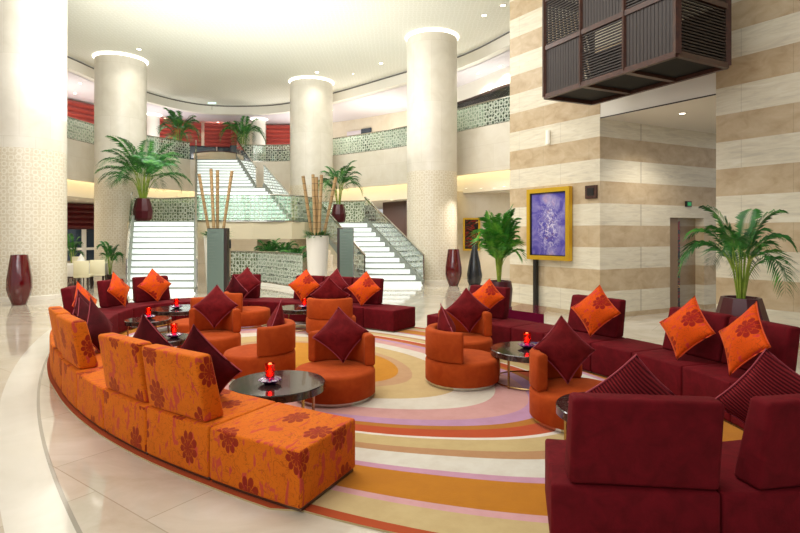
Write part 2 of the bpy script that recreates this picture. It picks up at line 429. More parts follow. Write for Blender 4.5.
    def prism(s, poly, z0, z1):
        n = len(poly)
        vs = [(p[0], p[1], z0) for p in poly]+[(p[0], p[1], z1) for p in poly]
        fs = [tuple(range(n-1, -1, -1)), tuple(range(n, 2*n))]+[(i, (i+1) % n, n+(i+1) % n, n+i) for i in range(n)]
        return s.add(vs, fs, [p[:2] for p in poly]*2)
    def mesh(s, name):
        me = bpy.data.meshes.new(name); me.from_pydata(s.v, [], s.f)
        if s.uv:
            ul = me.uv_layers.new(name='UVMap')
            for l in me.loops: ul.data[l.index].uv = s.uv.get(l.vertex_index, (0, 0))
        me.validate(); me.update(); return me
    def build(s, name, m, parent=None, smooth=None, local=False):
        return link(name, s.mesh(name), m, parent, local, smooth)
def offset(pts, d):
    out = []; n = len(pts)
    for i in range(n):
        a = pts[max(i-1, 0)]; b = pts[min(i+1, n-1)]
        dx, dy = b[0]-a[0], b[1]-a[1]; L = math.hypot(dx, dy) or 1
        out.append((pts[i][0]-dy/L*d, pts[i][1]+dx/L*d))
    return out
def catmull(P, k=8, closed=False):
    out = []; n = len(P); rng = n if closed else n-1
    for i in range(rng):
        g = (lambda j: P[j % n]) if closed else (lambda j: P[max(0, min(n-1, j))])
        p0, p1, p2, p3 = g(i-1), g(i), g(i+1), g(i+2)
        for q in range(k):
            t = q/k
            out.append(tuple(.5*((2*p1[c])+(-p0[c]+p2[c])*t+(2*p0[c]-5*p1[c]+4*p2[c]-p3[c])*t*t+(-p0[c]+3*p1[c]-3*p2[c]+p3[c])*t**3) for c in (0, 1)))
    if not closed: out.append(tuple(P[-1][:2]))
    return out

def rbox(sx, sy, sz, bev=.03, seg=3, cuts=0, fn=None, taper=None, name='m'):
    """rounded box centred in x, from y 0..sy and z 0..sz, box-projected UV in metres, then mapped by fn"""
    bm = bmesh.new(); bmesh.ops.create_cube(bm, size=1)
    for v in bm.verts:
        v.co.x *= sx; v.co.y = (v.co.y+.5)*sy; v.co.z = (v.co.z+.5)*sz
        if taper: v.co = taper(v.co)
    bmesh.ops.bevel(bm, geom=bm.edges[:], offset=bev, segments=seg, profile=.5, affect='EDGES')
    for k in range(1, cuts+1):
        x = -sx/2+sx*k/(cuts+1)
        bmesh.ops.bisect_plane(bm, geom=bm.verts[:]+bm.edges[:]+bm.faces[:], plane_co=(x, 0, 0), plane_no=(1, 0, 0))
    ul = bm.loops.layers.uv.new('UVMap'); off = random.random()*7
    bm.normal_update()
    for f in bm.faces:
        n = f.normal; ax = max(range(3), key=lambda i: abs(n[i]))
        for l in f.loops:
            c = l.vert.co
            l[ul].uv = ((c.y+off+3, c.z+off*.7) if ax == 0 else (c.x+off, c.z+off*.7) if ax == 1 else (c.x+off, c.y+off*.4+1.7))
    if fn:
        for v in bm.verts: v.co = fn(v.co)
    bmesh.ops.recalc_face_normals(bm, faces=bm.faces[:])
    me = bpy.data.meshes.new(name); bm.to_mesh(me); bm.free(); return me

# ------------------------------------------------------------------ the ring (ellipse) the seating follows
NT_ = 4000
TAB = [0.0]
def epos(t, off=0.0):
    c, s_ = math.cos(t), math.sin(t)
    p = EC+EM*EA*c+EN*EB*s_
    nn = (EM*(c/EA)+EN*(s_/EB)).normalized()
    return p-nn*off, nn
for i in range(NT_):
    a = epos(2*PI*i/NT_)[0]; b = epos(2*PI*(i+1)/NT_)[0]; TAB.append(TAB[-1]+(b-a).length)
LEN = TAB[-1]
def s2t(s_):
    s_ = s_ % LEN; lo, hi = 0, NT_
    while hi-lo > 1:
        m = (lo+hi)//2
        if TAB[m] <= s_: lo = m
        else: hi = m
    return 2*PI*(lo+(s_-TAB[lo])/(TAB[hi]-TAB[lo]))/NT_
def near_s(x, y):
    best = min(range(NT_), key=lambda i: (epos(2*PI*i/NT_)[0]-Vector((x, y))).length_squared)
    return TAB[best]
def P(s_, off=0.0, z=0.0):
    p, n = epos(s2t(s_), off); return Vector((p.x, p.y, z))
def NRM(s_): return epos(s2t(s_))[1]

CZ = .012
sE0 = near_s(-.665, 3.475)
SH, SD = .41, .70
def ofs(s_):
    # small departures of the orange curve from the ring (metres, minus = outwards)
    d = abs(((s_-sE0+LEN/2) % LEN)-LEN/2)
    K = [(-9, -.0), (0, -.09), (.8, -.06), (1.6, -.05), (2.4, -.03), (3.2, 0), (4.2, .04), (5.4, .04), (6.6, 0), (99, 0)]
    for (a, x), (b, y) in zip(K, K[1:]):
        if a <= d <= b: return x+(y-x)*(d-a)/(b-a)
    return 0
def module(s0, s1, seatmat, label, group, back=None, oo=0.0):
    """s0->s1 arc range, back=(start,width) in metres from s0"""
    sm = (s0+s1)/2; L = s1-s0
    oof = ofs if oo is None else (lambda q: oo)
    root = empty('sofa_module', tuple(P(sm, SD/2, CZ)), label, 'sofa', group)
    o = .004 if L > 0 else -.004
    def fn(co, base=.07):
        s_ = sm+co.x*(1 if L > 0 else 1)
        p = P(s_, SD-co.y+oof(s_)); return Vector((p.x, p.y, co.z+base))
    me = rbox(abs(L)-.008, SD, SH-.035, .022, 3, 6, lambda c: fn(c, .035), name='seat')
    link('seat', me, seatmat, root, smooth=50)
    me = rbox(abs(L)-.03, SD-.04, .034-CZ, .003, 1, 6, lambda c: fn(Vector((c.x, c.y+.02, c.z)), CZ), name='plinth')
    link('plinth', me, 'plinth', root, smooth=40)
    if back:
        b0, w = back; sc_ = s0+b0+w/2
        c = P(sc_, oof(sc_)); n = NRM(sc_)
        tx = Vector((n.y, -n.x))
        def bf(co):
            k = co.z/.50
            y = co.y
            q = c-Vector((n.x, n.y, 0))*(y)+Vector((tx.x, tx.y, 0))*co.x
            return Vector((q.x, q.y, co.z+SH+.002))
        def tp(co):
            k = co.z/.50
            x = co.x*(1-.012*k)
            y = co.y
            if y > .1: y = .22-.12*k
            else: y = .03-.075*k
            return Vector((x, y, co.z))
        me = rbox(w, .30, .50, .028, 3, 0, bf, tp, name='backrest')
        link('backrest', me, seatmat, root, smooth=50)
    return root

# ================================================================== SETTING
def structure(mb, name, m, smooth=None):
    o = mb.build(name, m, smooth=smooth); o['kind'] = 'structure'; return o
structure(MB().add([(-45, -14, 0), (30, -14, 0), (30, 50, 0), (-45, 50, 0)], [(0, 1, 2, 3)]), 'floor', 'floor')
# carpet
cp = []
for i in range(160):
    q_ = TAB[i*NT_//160]; ora = ((sE0-q_) % LEN) < 6.4
    p, n = epos(2*PI*i/160, (ofs(q_)-.03) if ora else -.04); cp.append((p.x, p.y))
o = MB().prism(cp, 0.0005, CZ).build('carpet', 'carpet'); tag(o, 'large oval wool carpet in swirling orange, lilac, gold and white bands under the seating', 'carpet')
cen_ = Vector((sum(q[0] for q in cp)/160, sum(q[1] for q in cp)/160)); bd_ = MB(); vs_b = []
for i in range(161):
    x, y = cp[i % 160]; d = (cen_-Vector((x, y))).normalized()
    vs_b += [(x, y, CZ+.0006), (x+d.x*.10, y+d.y*.10, CZ+.0006)]
bd_.add(vs_b, [(2*i, 2*i+1, 2*i+3, 2*i+2)[::-1] for i in range(160)])
mt['rust'] = MAT('rust wool border', 'a84418', .95)
bd_.build('border', 'rust', o)

ZC = 9.2; ZU = 8.7; ZF = 5.8; ZFB = 4.1; ZS = 3.45
CE = catmull([(-13.8, 22.2), (-13.3, 27.2), (-11.5, 30.2), (-8.6, 30.7), (-6.1, 29.9), (-3.3, 27.7), (0, 24.5), (2.4, 22.2), (4.1, 19.2), (6.5, 14), (9, 6), (7, -3), (1, -8), (-7, -8), (-13, -4), (-15.5, 6), (-15.2, 15)], 8, True)
CE = CE[::-1] if False else CE
bm = bmesh.new(); vs = [bm.verts.new((x, y, ZC)) for x, y in CE]; bm.faces.new(vs); bmesh.ops.triangulate(bm, faces=bm.faces[:])
me = bpy.data.meshes.new('ceiling'); bm.to_mesh(me); bm.free()
o = link('ceiling', me, 'ceiling'); o['kind'] = 'structure'
CEc = CE+[CE[0]]
m = MB(); m.ribbon(CEc, ZU, ZC-.07, .35); structure(m, 'trim_1', 'white')
m = MB(); q = offset(CEc, .02); m.ribbon(q, ZC-.07, ZC, .3); structure(m, 'trim_2', 'slot')
m = MB(); m.flat(offset(CEc, .3), offset(CEc, 9), ZU, True); structure(m, 'ceiling', 'upper_ceiling')

BL = catmull([(-14.6, 10), (-14.2, 17), (-13.9, 20), (-13.8, 23), (-13.3, 25.2), (-12.3, 26.9), (-11.25, 28.6)], 6)
BR = catmull([(-8.8, 29.0), (-7.6, 29.4), (-6, 29.1), (-3.4, 27.3), (.32, 24.2), (2.3, 20.9), (3.9, 18.9), (5.6, 17), (8, 14.5)], 6)
MID = [(-11.25, 28.6), (-10.4, 28.95), (-9.6, 29.05), (-8.8, 29.0)]
BE = BL[:-1]+MID[:-1]+BR
m = MB(); m.ribbon(BE, ZFB, ZF, .16); structure(m, 'trim_3', 'fascia')
m = MB(); m.flat(offset(BE, .16), offset(BE, 6), ZF-.005, False); m.flat(offset(BE, .16), offset(BE, .7), 4.6, True); structure(m, 'floor', 'cream_wall')
m = MB(); m.ribbon(offset(BE, .7), ZS, 4.6, .1); structure(m, 'trim_4', 'white')
m = MB(); m.flat(offset(BE, .7), offset(BE, 8), ZS, True); structure(m, 'ceiling', 'white')
m = MB(); m.flat(offset(BE, .22), offset(BE, .42), 4.57, True)
tag(m.build('cove_light', 'cove_light'), 'warm concealed cove light strip running under the edge of the upper gallery', 'light')
# upper wall and ground wall
UWp = offset(BE, 4.3)
def cut(pts, pxa, pxb):
    return [p for p in pts if p[1] > 5 and pxa <= CX+F*p[0]/p[1] <= pxb]
m = MB(); m.ribbon(UWp, ZF, ZU, .2); structure(m, 'wall_upper', 'cream_wall')
GW = [p for p in offset(BE, 4.6) if p[1] < 60]
GWa = [p for p in GW if CX+F*p[0]/p[1] < 380]
m = MB(); m.ribbon(GWa, 0, ZS, .2); structure(m, 'wall_back', 'cream_wall')
m = MB(); m.ribbon([(-.9, 27.9), (.2, 26.6), (1.6, 25.6), (2.4, 21.95)], 0, ZS, .15); structure(m, 'wall_alcove', 'brown_wall')
m = MB(); m.ribbon([(2.1, 21.9), (3.6, 21.6), (6.5, 21.2), (9, 20.9)], 0, ZS+.1, .15); structure(m, 'wall_right_back', 'cream_wall')
m = MB(); m.ribbon([(-19.5, 2), (-18.9, 10), (-18.6, 22)], 0, ZS, .2); structure(m, 'wall_left', 'cream_wall')

# right banded wall ------------------------------------------------
W0 = Vector((2.76, 13.4)); WD = Vector((.565, -.825)).normalized(); WN = Vector((-WD.y, WD.x))  # WN points away (to the right/back)
def wp(t, off=0.0): q = W0+WD*t+WN*off; return (q.x, q.y)
def wt(px):
    k = (px-CX)/F; return (k*W0.y-W0.x)/(WD.x-k*WD.y)
tA, tB = wt(600), wt(716)
m = MB(); m.prism([wp(0), wp(tA), wp(tA, .5), (5.2, 15.2)], 0, ZC+.4); structure(m, 'wall_right', 'stripes')
m = MB(); m.prism([wp(tB), wp(16), wp(16, .5), wp(tB, .5)], 0, ZC+.4); structure(m, 'wall_right', 'stripes')
m = MB(); m.prism([wp(tA), wp(tB), wp(tB, .5), wp(tA, .5)], 5.1, ZC+.4); structure(m, 'wall_right', 'stripes')
m = MB(); m.prism([wp(tA, .01), wp(tB, .01), wp(tB, .4), wp(tA, .4)], 4.24, 5.1); structure(m, 'trim_5', 'white')
m = MB(); m.prism([wp(tA, .012), wp(tB, .012), wp(tB, .004), wp(tA, .004)], 4.24, 4.262); structure(m, 'trim_6', 'darkwood')
B0 = Vector(wp(tA, .02)); BD = Vector((.897, .442)).normalized(); BNn = Vector((-BD.y, BD.x))
def bp(t, off=0.0): q = B0+BD*t+BNn*off; return (q.x, q.y)
def bt(px):
    k = (px-CX)/F; return (k*B0.y-B0.x)/(BD.x-k*BD.y)
n0, n1 = bt(670), bt(704)
m = MB(); m.prism([bp(0), bp(n0), bp(n0, .5), bp(0, .5)], 0, 4.24); m.prism([bp(n1), bp(7), bp(7, .5), bp(n1, .5)], 0, 4.24)
m.prism([bp(n0), bp(n1), bp(n1, .5), bp(n0, .5)], 2.18, 4.24); structure(m, 'wall_recess', 'stripes')
mt['niche'] = stone('brown niche stone', '7d6248', '8f7454', (2, .94), .4, coord='Object')
nm_ = bt(681)
m = MB(); m.prism([bp(n0, .22), bp(n1+.3, .22), bp(n1+.3, .34), bp(n0, .34)], 0, 2.3); structure(m, 'wall_niche', 'stripes_shaded')
m = MB(); m.prism([bp(n0, .08), bp(nm_, .08), bp(nm_, .2), bp(n0, .2)], 0, 2.175); structure(m, 'trim_10', 'niche')
m = MB(); m.prism([bp(nm_+.01, .10), bp(nm_+.10, .10), bp(nm_+.10, .14), bp(nm_+.01, .14)], 0, 2.1)
tag(m.build('glass_strip', 'strip_art'), 'narrow vertical strip of red and dark coloured glass in the wall niche', 'decorative panel')
m = MB(); m.prism([wp(tA, .401), wp(tB+.1, .401), bp(8, .3), bp(0, .3)], 4.24, 4.3); structure(m, 'ceiling', 'white')

# ================================================================== COLUMNS
def column(cx, cy, r, z1, label):
    root = empty('column', (cx, cy, 0), label, 'column', 'round limestone columns of the atrium')
    MB().lathe([(r, 0), (r, z1)], (cx, cy), 64, R0=r).build('shaft', 'column', root, smooth=30)
    MB().lathe([(r+.02, 0), (r+.02, .12), (r, .13)], (cx, cy), 48, R0=r).build('base', 'fascia', root, smooth=30)
    m = MB().lathe([(r+.0, z1-.11), (r+.07, z1-.012), (r+.0, z1-.012)], (cx, cy), 48)
    m.build('light_ring', 'halo', root, smooth=20)
    return root
column(-10.46, 15.0, .93, ZC, 'massive pale stone column at the far left edge beside the dark red vase')
column(gx(121, 22.6), 22.6, .99, ZC, 'round pale column with glowing top left of the lower left stair')
column(gx(311.5, 26), 26.0, 1.03, ZC, 'round pale column with glowing top rising behind the landing palm, farthest of the big columns')
column(gx(432, 20.1), 20.1, .945, ZC, 'round pale column with glowing top right of the right stair')
for px, Y, lab in ((152.5, 30.8, 'slim white upper gallery column right of the left big column'), (259, 32.0, 'pale square-looking upper gallery column behind the right gallery palm')):
    x = gx(px, Y); root = empty('gallery_column', (x, Y, ZF), lab, 'column', 'columns standing on the upper gallery')
    MB().lathe([(.38, ZF), (.38, ZU)], (x, Y), 32, R0=.38).build('shaft', 'white', root, smooth=30)
    MB().lathe([(.38, ZU-.1), (.52, ZU-.02), (.38, ZU-.02)], (x, Y), 32).build('light_ring', 'halo', root, smooth=20)

# ================================================================== GALLERY BALUSTRADES, BLINDS, SHOPS
def balustrade(pts, z0, z1, label, name='glass_balustrade', group='glass balustrades of the upper gallery', zf=None, mat='glass_pat'):
    c = pts[len(pts)//2]
    a = zf or (lambda i: z0); b = (lambda i: a(i)+(z1-z0))
    root = empty(name, (c[0], c[1], a(len(pts)//2)), label, 'balustrade', group)
    MB().ribbon(pts, lambda i: a(i)+.02, b, .02).build('glass_panel', mat, root)
    m = MB(); m.tube([(p[0], p[1], b(i)+.02) for i, p in enumerate(pts)], .03, 8); m.build('handrail', 'chrome', root, smooth=40)
    m = MB(); m.ribbon(pts, lambda i: a(i)-.01, lambda i: a(i)+.05, .04); m.build('base_channel', 'chrome', root)
    return root
rl = [p for p in offset(BL, .04)]
nL = len(rl)
balustrade(rl[:nL//2+4], ZF, ZF+.88, 'etched green glass balustrade of the gallery at the far left under the red blind')
balustrade(rl[nL//2+3:], ZF, ZF+.88, 'etched glass balustrade of the gallery with a potted palm behind, left of the upper stair')
rr = offset(BR, .04)
def sub(pts, a, b): return cut(pts, a, b)
balustrade(sub(rr, 225, 316), ZF, ZF+.88, 'etched glass balustrade of the gallery right of the upper stair below red blinds')
balustrade(sub(rr, 303, 412), ZF, ZF+.88, 'etched glass balustrade of the gallery between the farthest and the right column')
balustrade(sub(rr, 408, 640), ZF, ZF+.88, 'etched glass balustrade of the gallery between the right column and the banded wall')

def blind(pts, z0, z1, label, m='blind', group='red blinds on the upper gallery', name='roman_blind', folds=6):
    c = pts[len(pts)//2]
    mb = MB(); L = [0]
    for i in range(1, len(pts)): L.append(L[-1]+math.dist(pts[i-1], pts[i]))
    K = folds*4; vs = []; uv = []; n = len(pts)
    for j in range(K+1):
        z = z1-(z1-z0)*j/K; fr = (j % 4)/4.0; d = -.02-.12*math.sin(fr*PI*.9)
        q = offset(pts, d)
        for i in range(n): vs.append((q[i][0], q[i][1], z)); uv.append((L[i], z))
    fs = [(j*n+i, j*n+i+1, (j+1)*n+i+1, (j+1)*n+i) for j in range(K) for i in range(n-1)]
    mb.add(vs, fs, uv); o = mb.build(name, m, smooth=35)
    return tag(o, label, 'blind', group)
def dens(pts, k=4):
    return catmull(pts, k)
UB = dens(offset(BE, 3.9), 10)
blind(cut(UB, 40, 102), 6.95, 8.62, 'orange red roman blind on the gallery wall at far left above the green glass')
blind(cut(UB, 140, 203), 7.15, 8.6, 'orange red roman blind on the gallery behind the left gallery palm')
blind(cut(UB, 204, 238), 7.15, 8.6, 'orange red roman blind on the gallery straight above the upper stair')
blind(cut(UB, 266, 300), 7.05, 8.62, 'orange red roman blind on the gallery just left of the farthest big column')
q = cut(UB, 150, 300)
m = MB(); m.ribbon(offset(q, .12), ZF, 7.2, .05); o = m.build('storefront_glass', 'window'); tag(o, 'dim glazed front below the red blinds on the upper gallery', 'window')
m = MB()
for p in offset(q, .06)[::9]: m.box(p[0]-.04, p[0]+.04, p[1]-.04, p[1]+.04, ZF, 7.25)
m.build('uprights', 'chrome', o)
# reception desk on upper gallery
x0, x1 = gx(196, 30.6), gx(232, 30.6)
root = empty('curved_desk', ((x0+x1)/2, 30.6, ZF), 'curved wooden desk at the head of the upper stair', 'desk')
m = MB(); pts = catmull([(x0-.4, 31.3), (x0+.5, 30.75), ((x0+x1)/2, 30.6), (x1-.4, 30.75), (x1, 31.3)], 6); m.ribbon(pts, ZF, ZF+.72, .3); m.build('desk_front', 'landing', root)
m = MB(); m.ribbon(offset(pts, -.03), ZF+.72, ZF+.78, .4); m.build('desk_top', 'walnut', root)
# right-side gallery features
def wallpatch(pts_src, a, b, z0, z1, m, name, label, cat, off=0.1, th=.06):
    q = cut(pts_src, a, b); o = MB().ribbon(q, z0, z1, th).build(name, m)
    return tag(o, label, cat)
UWd = dens(offset(BE, 4.2), 6)
wallpatch(UWd, 346, 361, ZF, 8.0, 'pale_wall', 'gallery_niche', 'pale panel beside the dark doorway on the right gallery', 'wall panel')
wallpatch(UWd, 360.5, 372, ZF, 8.05, 'window', 'gallery_doorway', 'dark glazed doorway on the gallery between the farthest and right columns', 'door')
wallpatch(UWd, 384, 399, ZF, 7.3, 'lit_shop', 'gallery_display', 'pale lit display niche on the gallery just left of the right column', 'display')
q = [(p[0], p[1]) for p in cut(dens(offset(BE, 2.4), 6), 440, 520)]
m = MB(); m.ribbon(q, ZF, 7.9, .05); tag(m.build('shopfront_glass', 'glass'), 'clear glazed shopfront on the gallery right of the right column', 'window')
m = MB(); m.ribbon(offset(q, -.01), 7.9, 8.0, .08); tag(m.build('shopfront_rail', 'darkwood'), 'dark head rail above the gallery shopfront', 'trim')
m = MB(); m.ribbon(offset(q, 0), 8.0, ZU, .1); structure(m, 'trim_7', 'white')

# downlights
def downlight(x, y, z, label, group, power=0, r=.09, m='tube_light', spot=True):
    root = empty('downlight', (x, y, z), label, 'ceiling light', group)
    MB().lathe([(0, -.012), (r*.8, -.012)], (0, 0), 16).build('lamp_lens', m, root, local=True)
    MB().lathe([(r*.8, -.001), (r*.8, -.02), (r*1.15, -.014), (r*1.15, -.001)], (0, 0), 16).build('trim_ring', 'white', root, local=True)
    if power:
        L = bpy.data.lights.new('downlight', 'SPOT'); L.energy = power; L.spot_size = 2.4; L.spot_blend = .8; L.shadow_soft_size = .12; L.color = (1, .93, .82)
        lo = bpy.data.objects.new('downlight_lamp', L); COL.objects.link(lo); lo.parent = root; lo.location = (0, 0, -.16)
    return root
for px, py, w in ((139, 49, 'above the left big column'), (317, 72, 'above the farthest big column'), (484, 15, 'at the right, nearer the banded wall'), (503, 5, 'at the very top beside the banded wall'), (353, 73.5, 'faint, right of the farthest big column'), (381, 63, 'faint, left of the right big column')):
    Y = F*(ZC-HC)/(HY-py); downlight(gx(px, Y), Y, ZC, 'small round ceiling downlight '+w, 'downlights in the great ceiling', 60, .10 if py < 73 else .05)
for px, py in ((80, 83), (75, 93), (165, 118), (218, 122), (332, 109.5), (361, 104), (376, 103), (389, 97.5), (478, 73), (500, 66)):
    Y = F*(ZU-HC)/(HY-py)
    if Y > 34: Y = 34
    downlight(gx(px, Y), Y, ZU, 'small recessed downlight in the gallery ceiling', 'downlights in the gallery ceiling', 130, .08)
for px, py in ((77, 199), (88, 201), (392, 200), (371, 203), (466, 188), (481, 188), (494, 187.5), (504, 186)):
    Y = min(F*(ZS-HC)/(HY-py), 27) if px < 400 else min(F*(ZS-HC)/(HY-py), 20.6)
    downlight(gx(px, Y), Y, ZS, 'small recessed downlight in the soffit under the gallery', 'downlights under the gallery', 60, .07)
downlight(*wp((tA+tB)/2+.1, .9), 4.24, 'small round downlight in the white soffit of the banded wall recess', None, 130, .07)

# exit signs
p = at(212, 101, 30.0)
root = empty('exit_sign', tuple(p), 'small pale green lit sign hanging from the ceiling edge above the stairs', 'sign')
MB().box(p.x-.22, p.x+.22, p.y-.03, p.y+.03, p.z-.16, p.z+.16).build('sign_face', 'exit_pale', root)
MB().tube([(p.x, p.y, p.z+.16), (p.x, p.y, ZU+.1)], .012, 6).build('rod', 'chrome', root)
t_ = bt(687.5); c = bp(t_, -.03); zz = HC+30/F*c[1]
root = empty('exit_sign', (c[0], c[1], zz), 'small green exit sign on the banded wall above the niche', 'sign')
m = MB(); a = bp(t_-.09, -.02); b = bp(t_+.09, -.02); m.bar((a[0], a[1], zz), (b[0], b[1], zz), .05, .13); m.build('sign_case', 'black', root)
m = MB(); a = bp(t_-.06, -.05); b = bp(t_+.06, -.05); m.bar((a[0], a[1], zz), (b[0], b[1], zz), .01, .08); m.build('sign_face', 'exit', root)

# ================================================================== STAIRS
def flight(pl0, pr0, pl1, pr1, z0, z1, n, label, root=None):
    """bottom-left/right, top-left/right (x,y); treads run across"""
    pl0, pr0, pl1, pr1 = map(Vector, (pl0, pr0, pl1, pr1))
    if root is None:
        c = (pl0+pr0)/2; root = empty('staircase', (c.x, c.y, z0), label, 'staircase', 'backlit staircases')
    rise = (z1-z0)/n
    body = MB()
    for k in range(n):
        L0 = pl0.lerp(pl1, k/n); R0 = pr0.lerp(pr1, k/n); L1 = pl0.lerp(pl1, (k+1)/n); R1 = pr0.lerp(pr1, (k+1)/n)
        za = z0+rise*k; zb = za+rise
        fwd = (L1-L0).normalized()
        d = Vector((0, .02))
        # riser panel
        m = MB().hexa([(L0.x, L0.y, za), (R0.x, R0.y, za), (R0.x, R0.y+.03, za), (L0.x, L0.y+.03, za), (L0.x, L0.y, zb-.035), (R0.x, R0.y, zb-.035), (R0.x, R0.y+.03, zb-.035), (L0.x, L0.y+.03, zb-.035)])
        m.build('riser_panel', 'riser', root)
        a, b, c_, e = (L0.x, L0.y-.03), (R0.x, R0.y-.03), (R1.x, R1.y+.03), (L1.x, L1.y+.03)
        m = MB().hexa([(*a, zb-.035), (*b, zb-.035), (*c_, zb-.035), (*e, zb-.035), (*a, zb), (*b, zb), (*c_, zb), (*e, zb)])
        m.build('tread', 'stone_white', root)
        zs = max(z0 if z0 > 0 else 0, za-.35)
        body.hexa([(L0.x, L0.y+.03, zs), (R0.x, R0.y+.03, zs), (R1.x, R1.y+.03, zs), (L1.x, L1.y+.03, zs), (L0.x, L0.y+.03, zb-.036), (R0.x, R0.y+.03, zb-.036), (R1.x, R1.y+.03, zb-.036), (L1.x, L1.y+.03, zb-.036)])
    body.build('stair_carcass', 'landing', root)
    for a, b in ((pl0, pl1), (pr0, pr1)):
        m = MB(); m.bar((a.x, a.y, z0+.06), (b.x, b.y, z1+.06), .07, .34); m.build('stringer', 'stone_white', root)
    return root
def sloped_glass(a, b, za, zb, root, h=1.05, mat='glass_stair'):
    pts = [Vector(a).lerp(Vector(b), t/8) for t in range(9)]; pts = [(p.x, p.y) for p in pts]
    z = lambda i: za+(zb-za)*i/8
    MB().ribbon(pts, lambda i: z(i)+.15, lambda i: z(i)+h, .02).build('glass_panel', mat, root)
    MB().bar((a[0], a[1], za+h+.02), (b[0], b[1], zb+h+.02), .06, .06).build('handrail', 'chrome', root)
    MB().bar((a[0], a[1], za), (a[0], a[1], za+h), .04, .04).build('newel_post', 'chrome', root)
ZL = 2.28
sl = flight((-8.16, 16), (-6.15, 16), (-10.0, 20), (-7.7, 20), 0, ZL, 12, 'white glowing stair flight at left with a potted palm at its head')
sloped_glass((-8.2, 16), (-10.04, 20), 0, ZL, sl); sloped_glass((-6.1, 16), (-7.66, 20), 0, ZL, sl)
sr = flight((-1.18, 18.5), (.78, 18.5), (-3.55, 22.5), (-1.52, 22.5), 0, ZL, 12, 'white glowing stair flight at right descending towards the right big column')
sloped_glass((-1.22, 18.5), (-3.59, 22.5), 0, ZL, sr); sloped_glass((.82, 18.5), (-1.48, 22.5), 0, ZL, sr)
# upper flight
L0, R0, L1, R1 = Vector((-8.4, 22)), Vector((-4.54, 22)), Vector((-11.0, 28.85)), Vector((-8.86, 28.85))
la, ra, lb, rb = L0.lerp(L1, .43), R0.lerp(R1, .43), L0.lerp(L1, .58), R0.lerp(R1, .58)
ZM = ZL+(ZF-ZL)*9/19
su = flight(L0, R0, la, ra, ZL, ZM, 9, 'tall white glowing upper stair rising from the landing to the gallery')
MB().prism([tuple(la), tuple(ra), tuple(rb), tuple(lb)], ZM-.3, ZM).build('half_landing', 'stone_white', su)
flight(lb, rb, L1, R1, ZM, ZF, 10, '', su)
for a, b, za, zb in ((L0, la, ZL, ZM), (lb, L1, ZM, ZF), (R0, ra, ZL, ZM), (rb, R1, ZM, ZF)):
    sx = -.04 if a in (L0, lb) else .04
    sloped_glass((a.x+sx, a.y), (b.x+sx, b.y), za, zb, su)
# landing
land = [(-10.2, 20), (-7.7, 20), (-5.6, 20.25), (-4.2, 20.7), (-3.8, 21.2), (-3.6, 22.53), (-1.5, 22.53), (-1.3, 23.9), (-2.6, 24.75), (-6, 24.8), (-10.6, 24), (-11, 21.5)]
root = empty('stair_landing', (-6, 22, 0), 'cream landing slab joining the stair flights above the opening', 'landing')
MB().prism(land, ZL-.68, ZL-.002).build('slab', 'landing', root)
for x, y in ((-10.3, 21), (-9.5, 23.5), (-2.2, 23.9), (-6.2, 24.3)):
    MB().box(x-.25, x+.25, y-.25, y+.25, 0, ZL-.68).build('pier', 'cream_wall', root)
balustrade(catmull([(-7.66, 19.98), (-5.6, 20.2), (-4.3, 20.65), (-3.85, 21.2), (-3.62, 22.4)], 6), ZL, ZL+1.0, 'etched glass balustrade along the front of the landing between the two lower flights', group='glass balustrades of the landing', mat='glass_soft')
balustrade([(-10.1, 20.05), (-10.9, 21.6), (-10.2, 22.6), (-8.3, 22.0)], ZL, ZL+1.0, 'etched lattice balustrade on the landing behind the left palm pot', group='glass balustrades of the landing')
balustrade(catmull([(-4.2, 24.6), (-2.6, 24.5), (-1.45, 23.8), (-1.42, 22.6)], 5), ZL, ZL+1.0, 'etched lattice balustrade on the landing behind the right palm pot', group='glass balustrades of the landing')
# low curved balustrade under the landing
lowp = catmull([(gx(231, 19.2), 19.2), (gx(262, 18.6), 18.6), (gx(285, 17.4), 17.4), (gx(302, 16.4), 16.4)], 6)
balustrade(lowp, 0.115, 1.15, 'low curved etched glass balustrade with planting behind, under the landing', group='low balustrades under the landing')
m = MB(); m.ribbon(offset(lowp, -.05), 0, .10, .3); tag(m.build('kerb', 'white'), 'low white kerb carrying the curved glass under the landing', 'kerb')

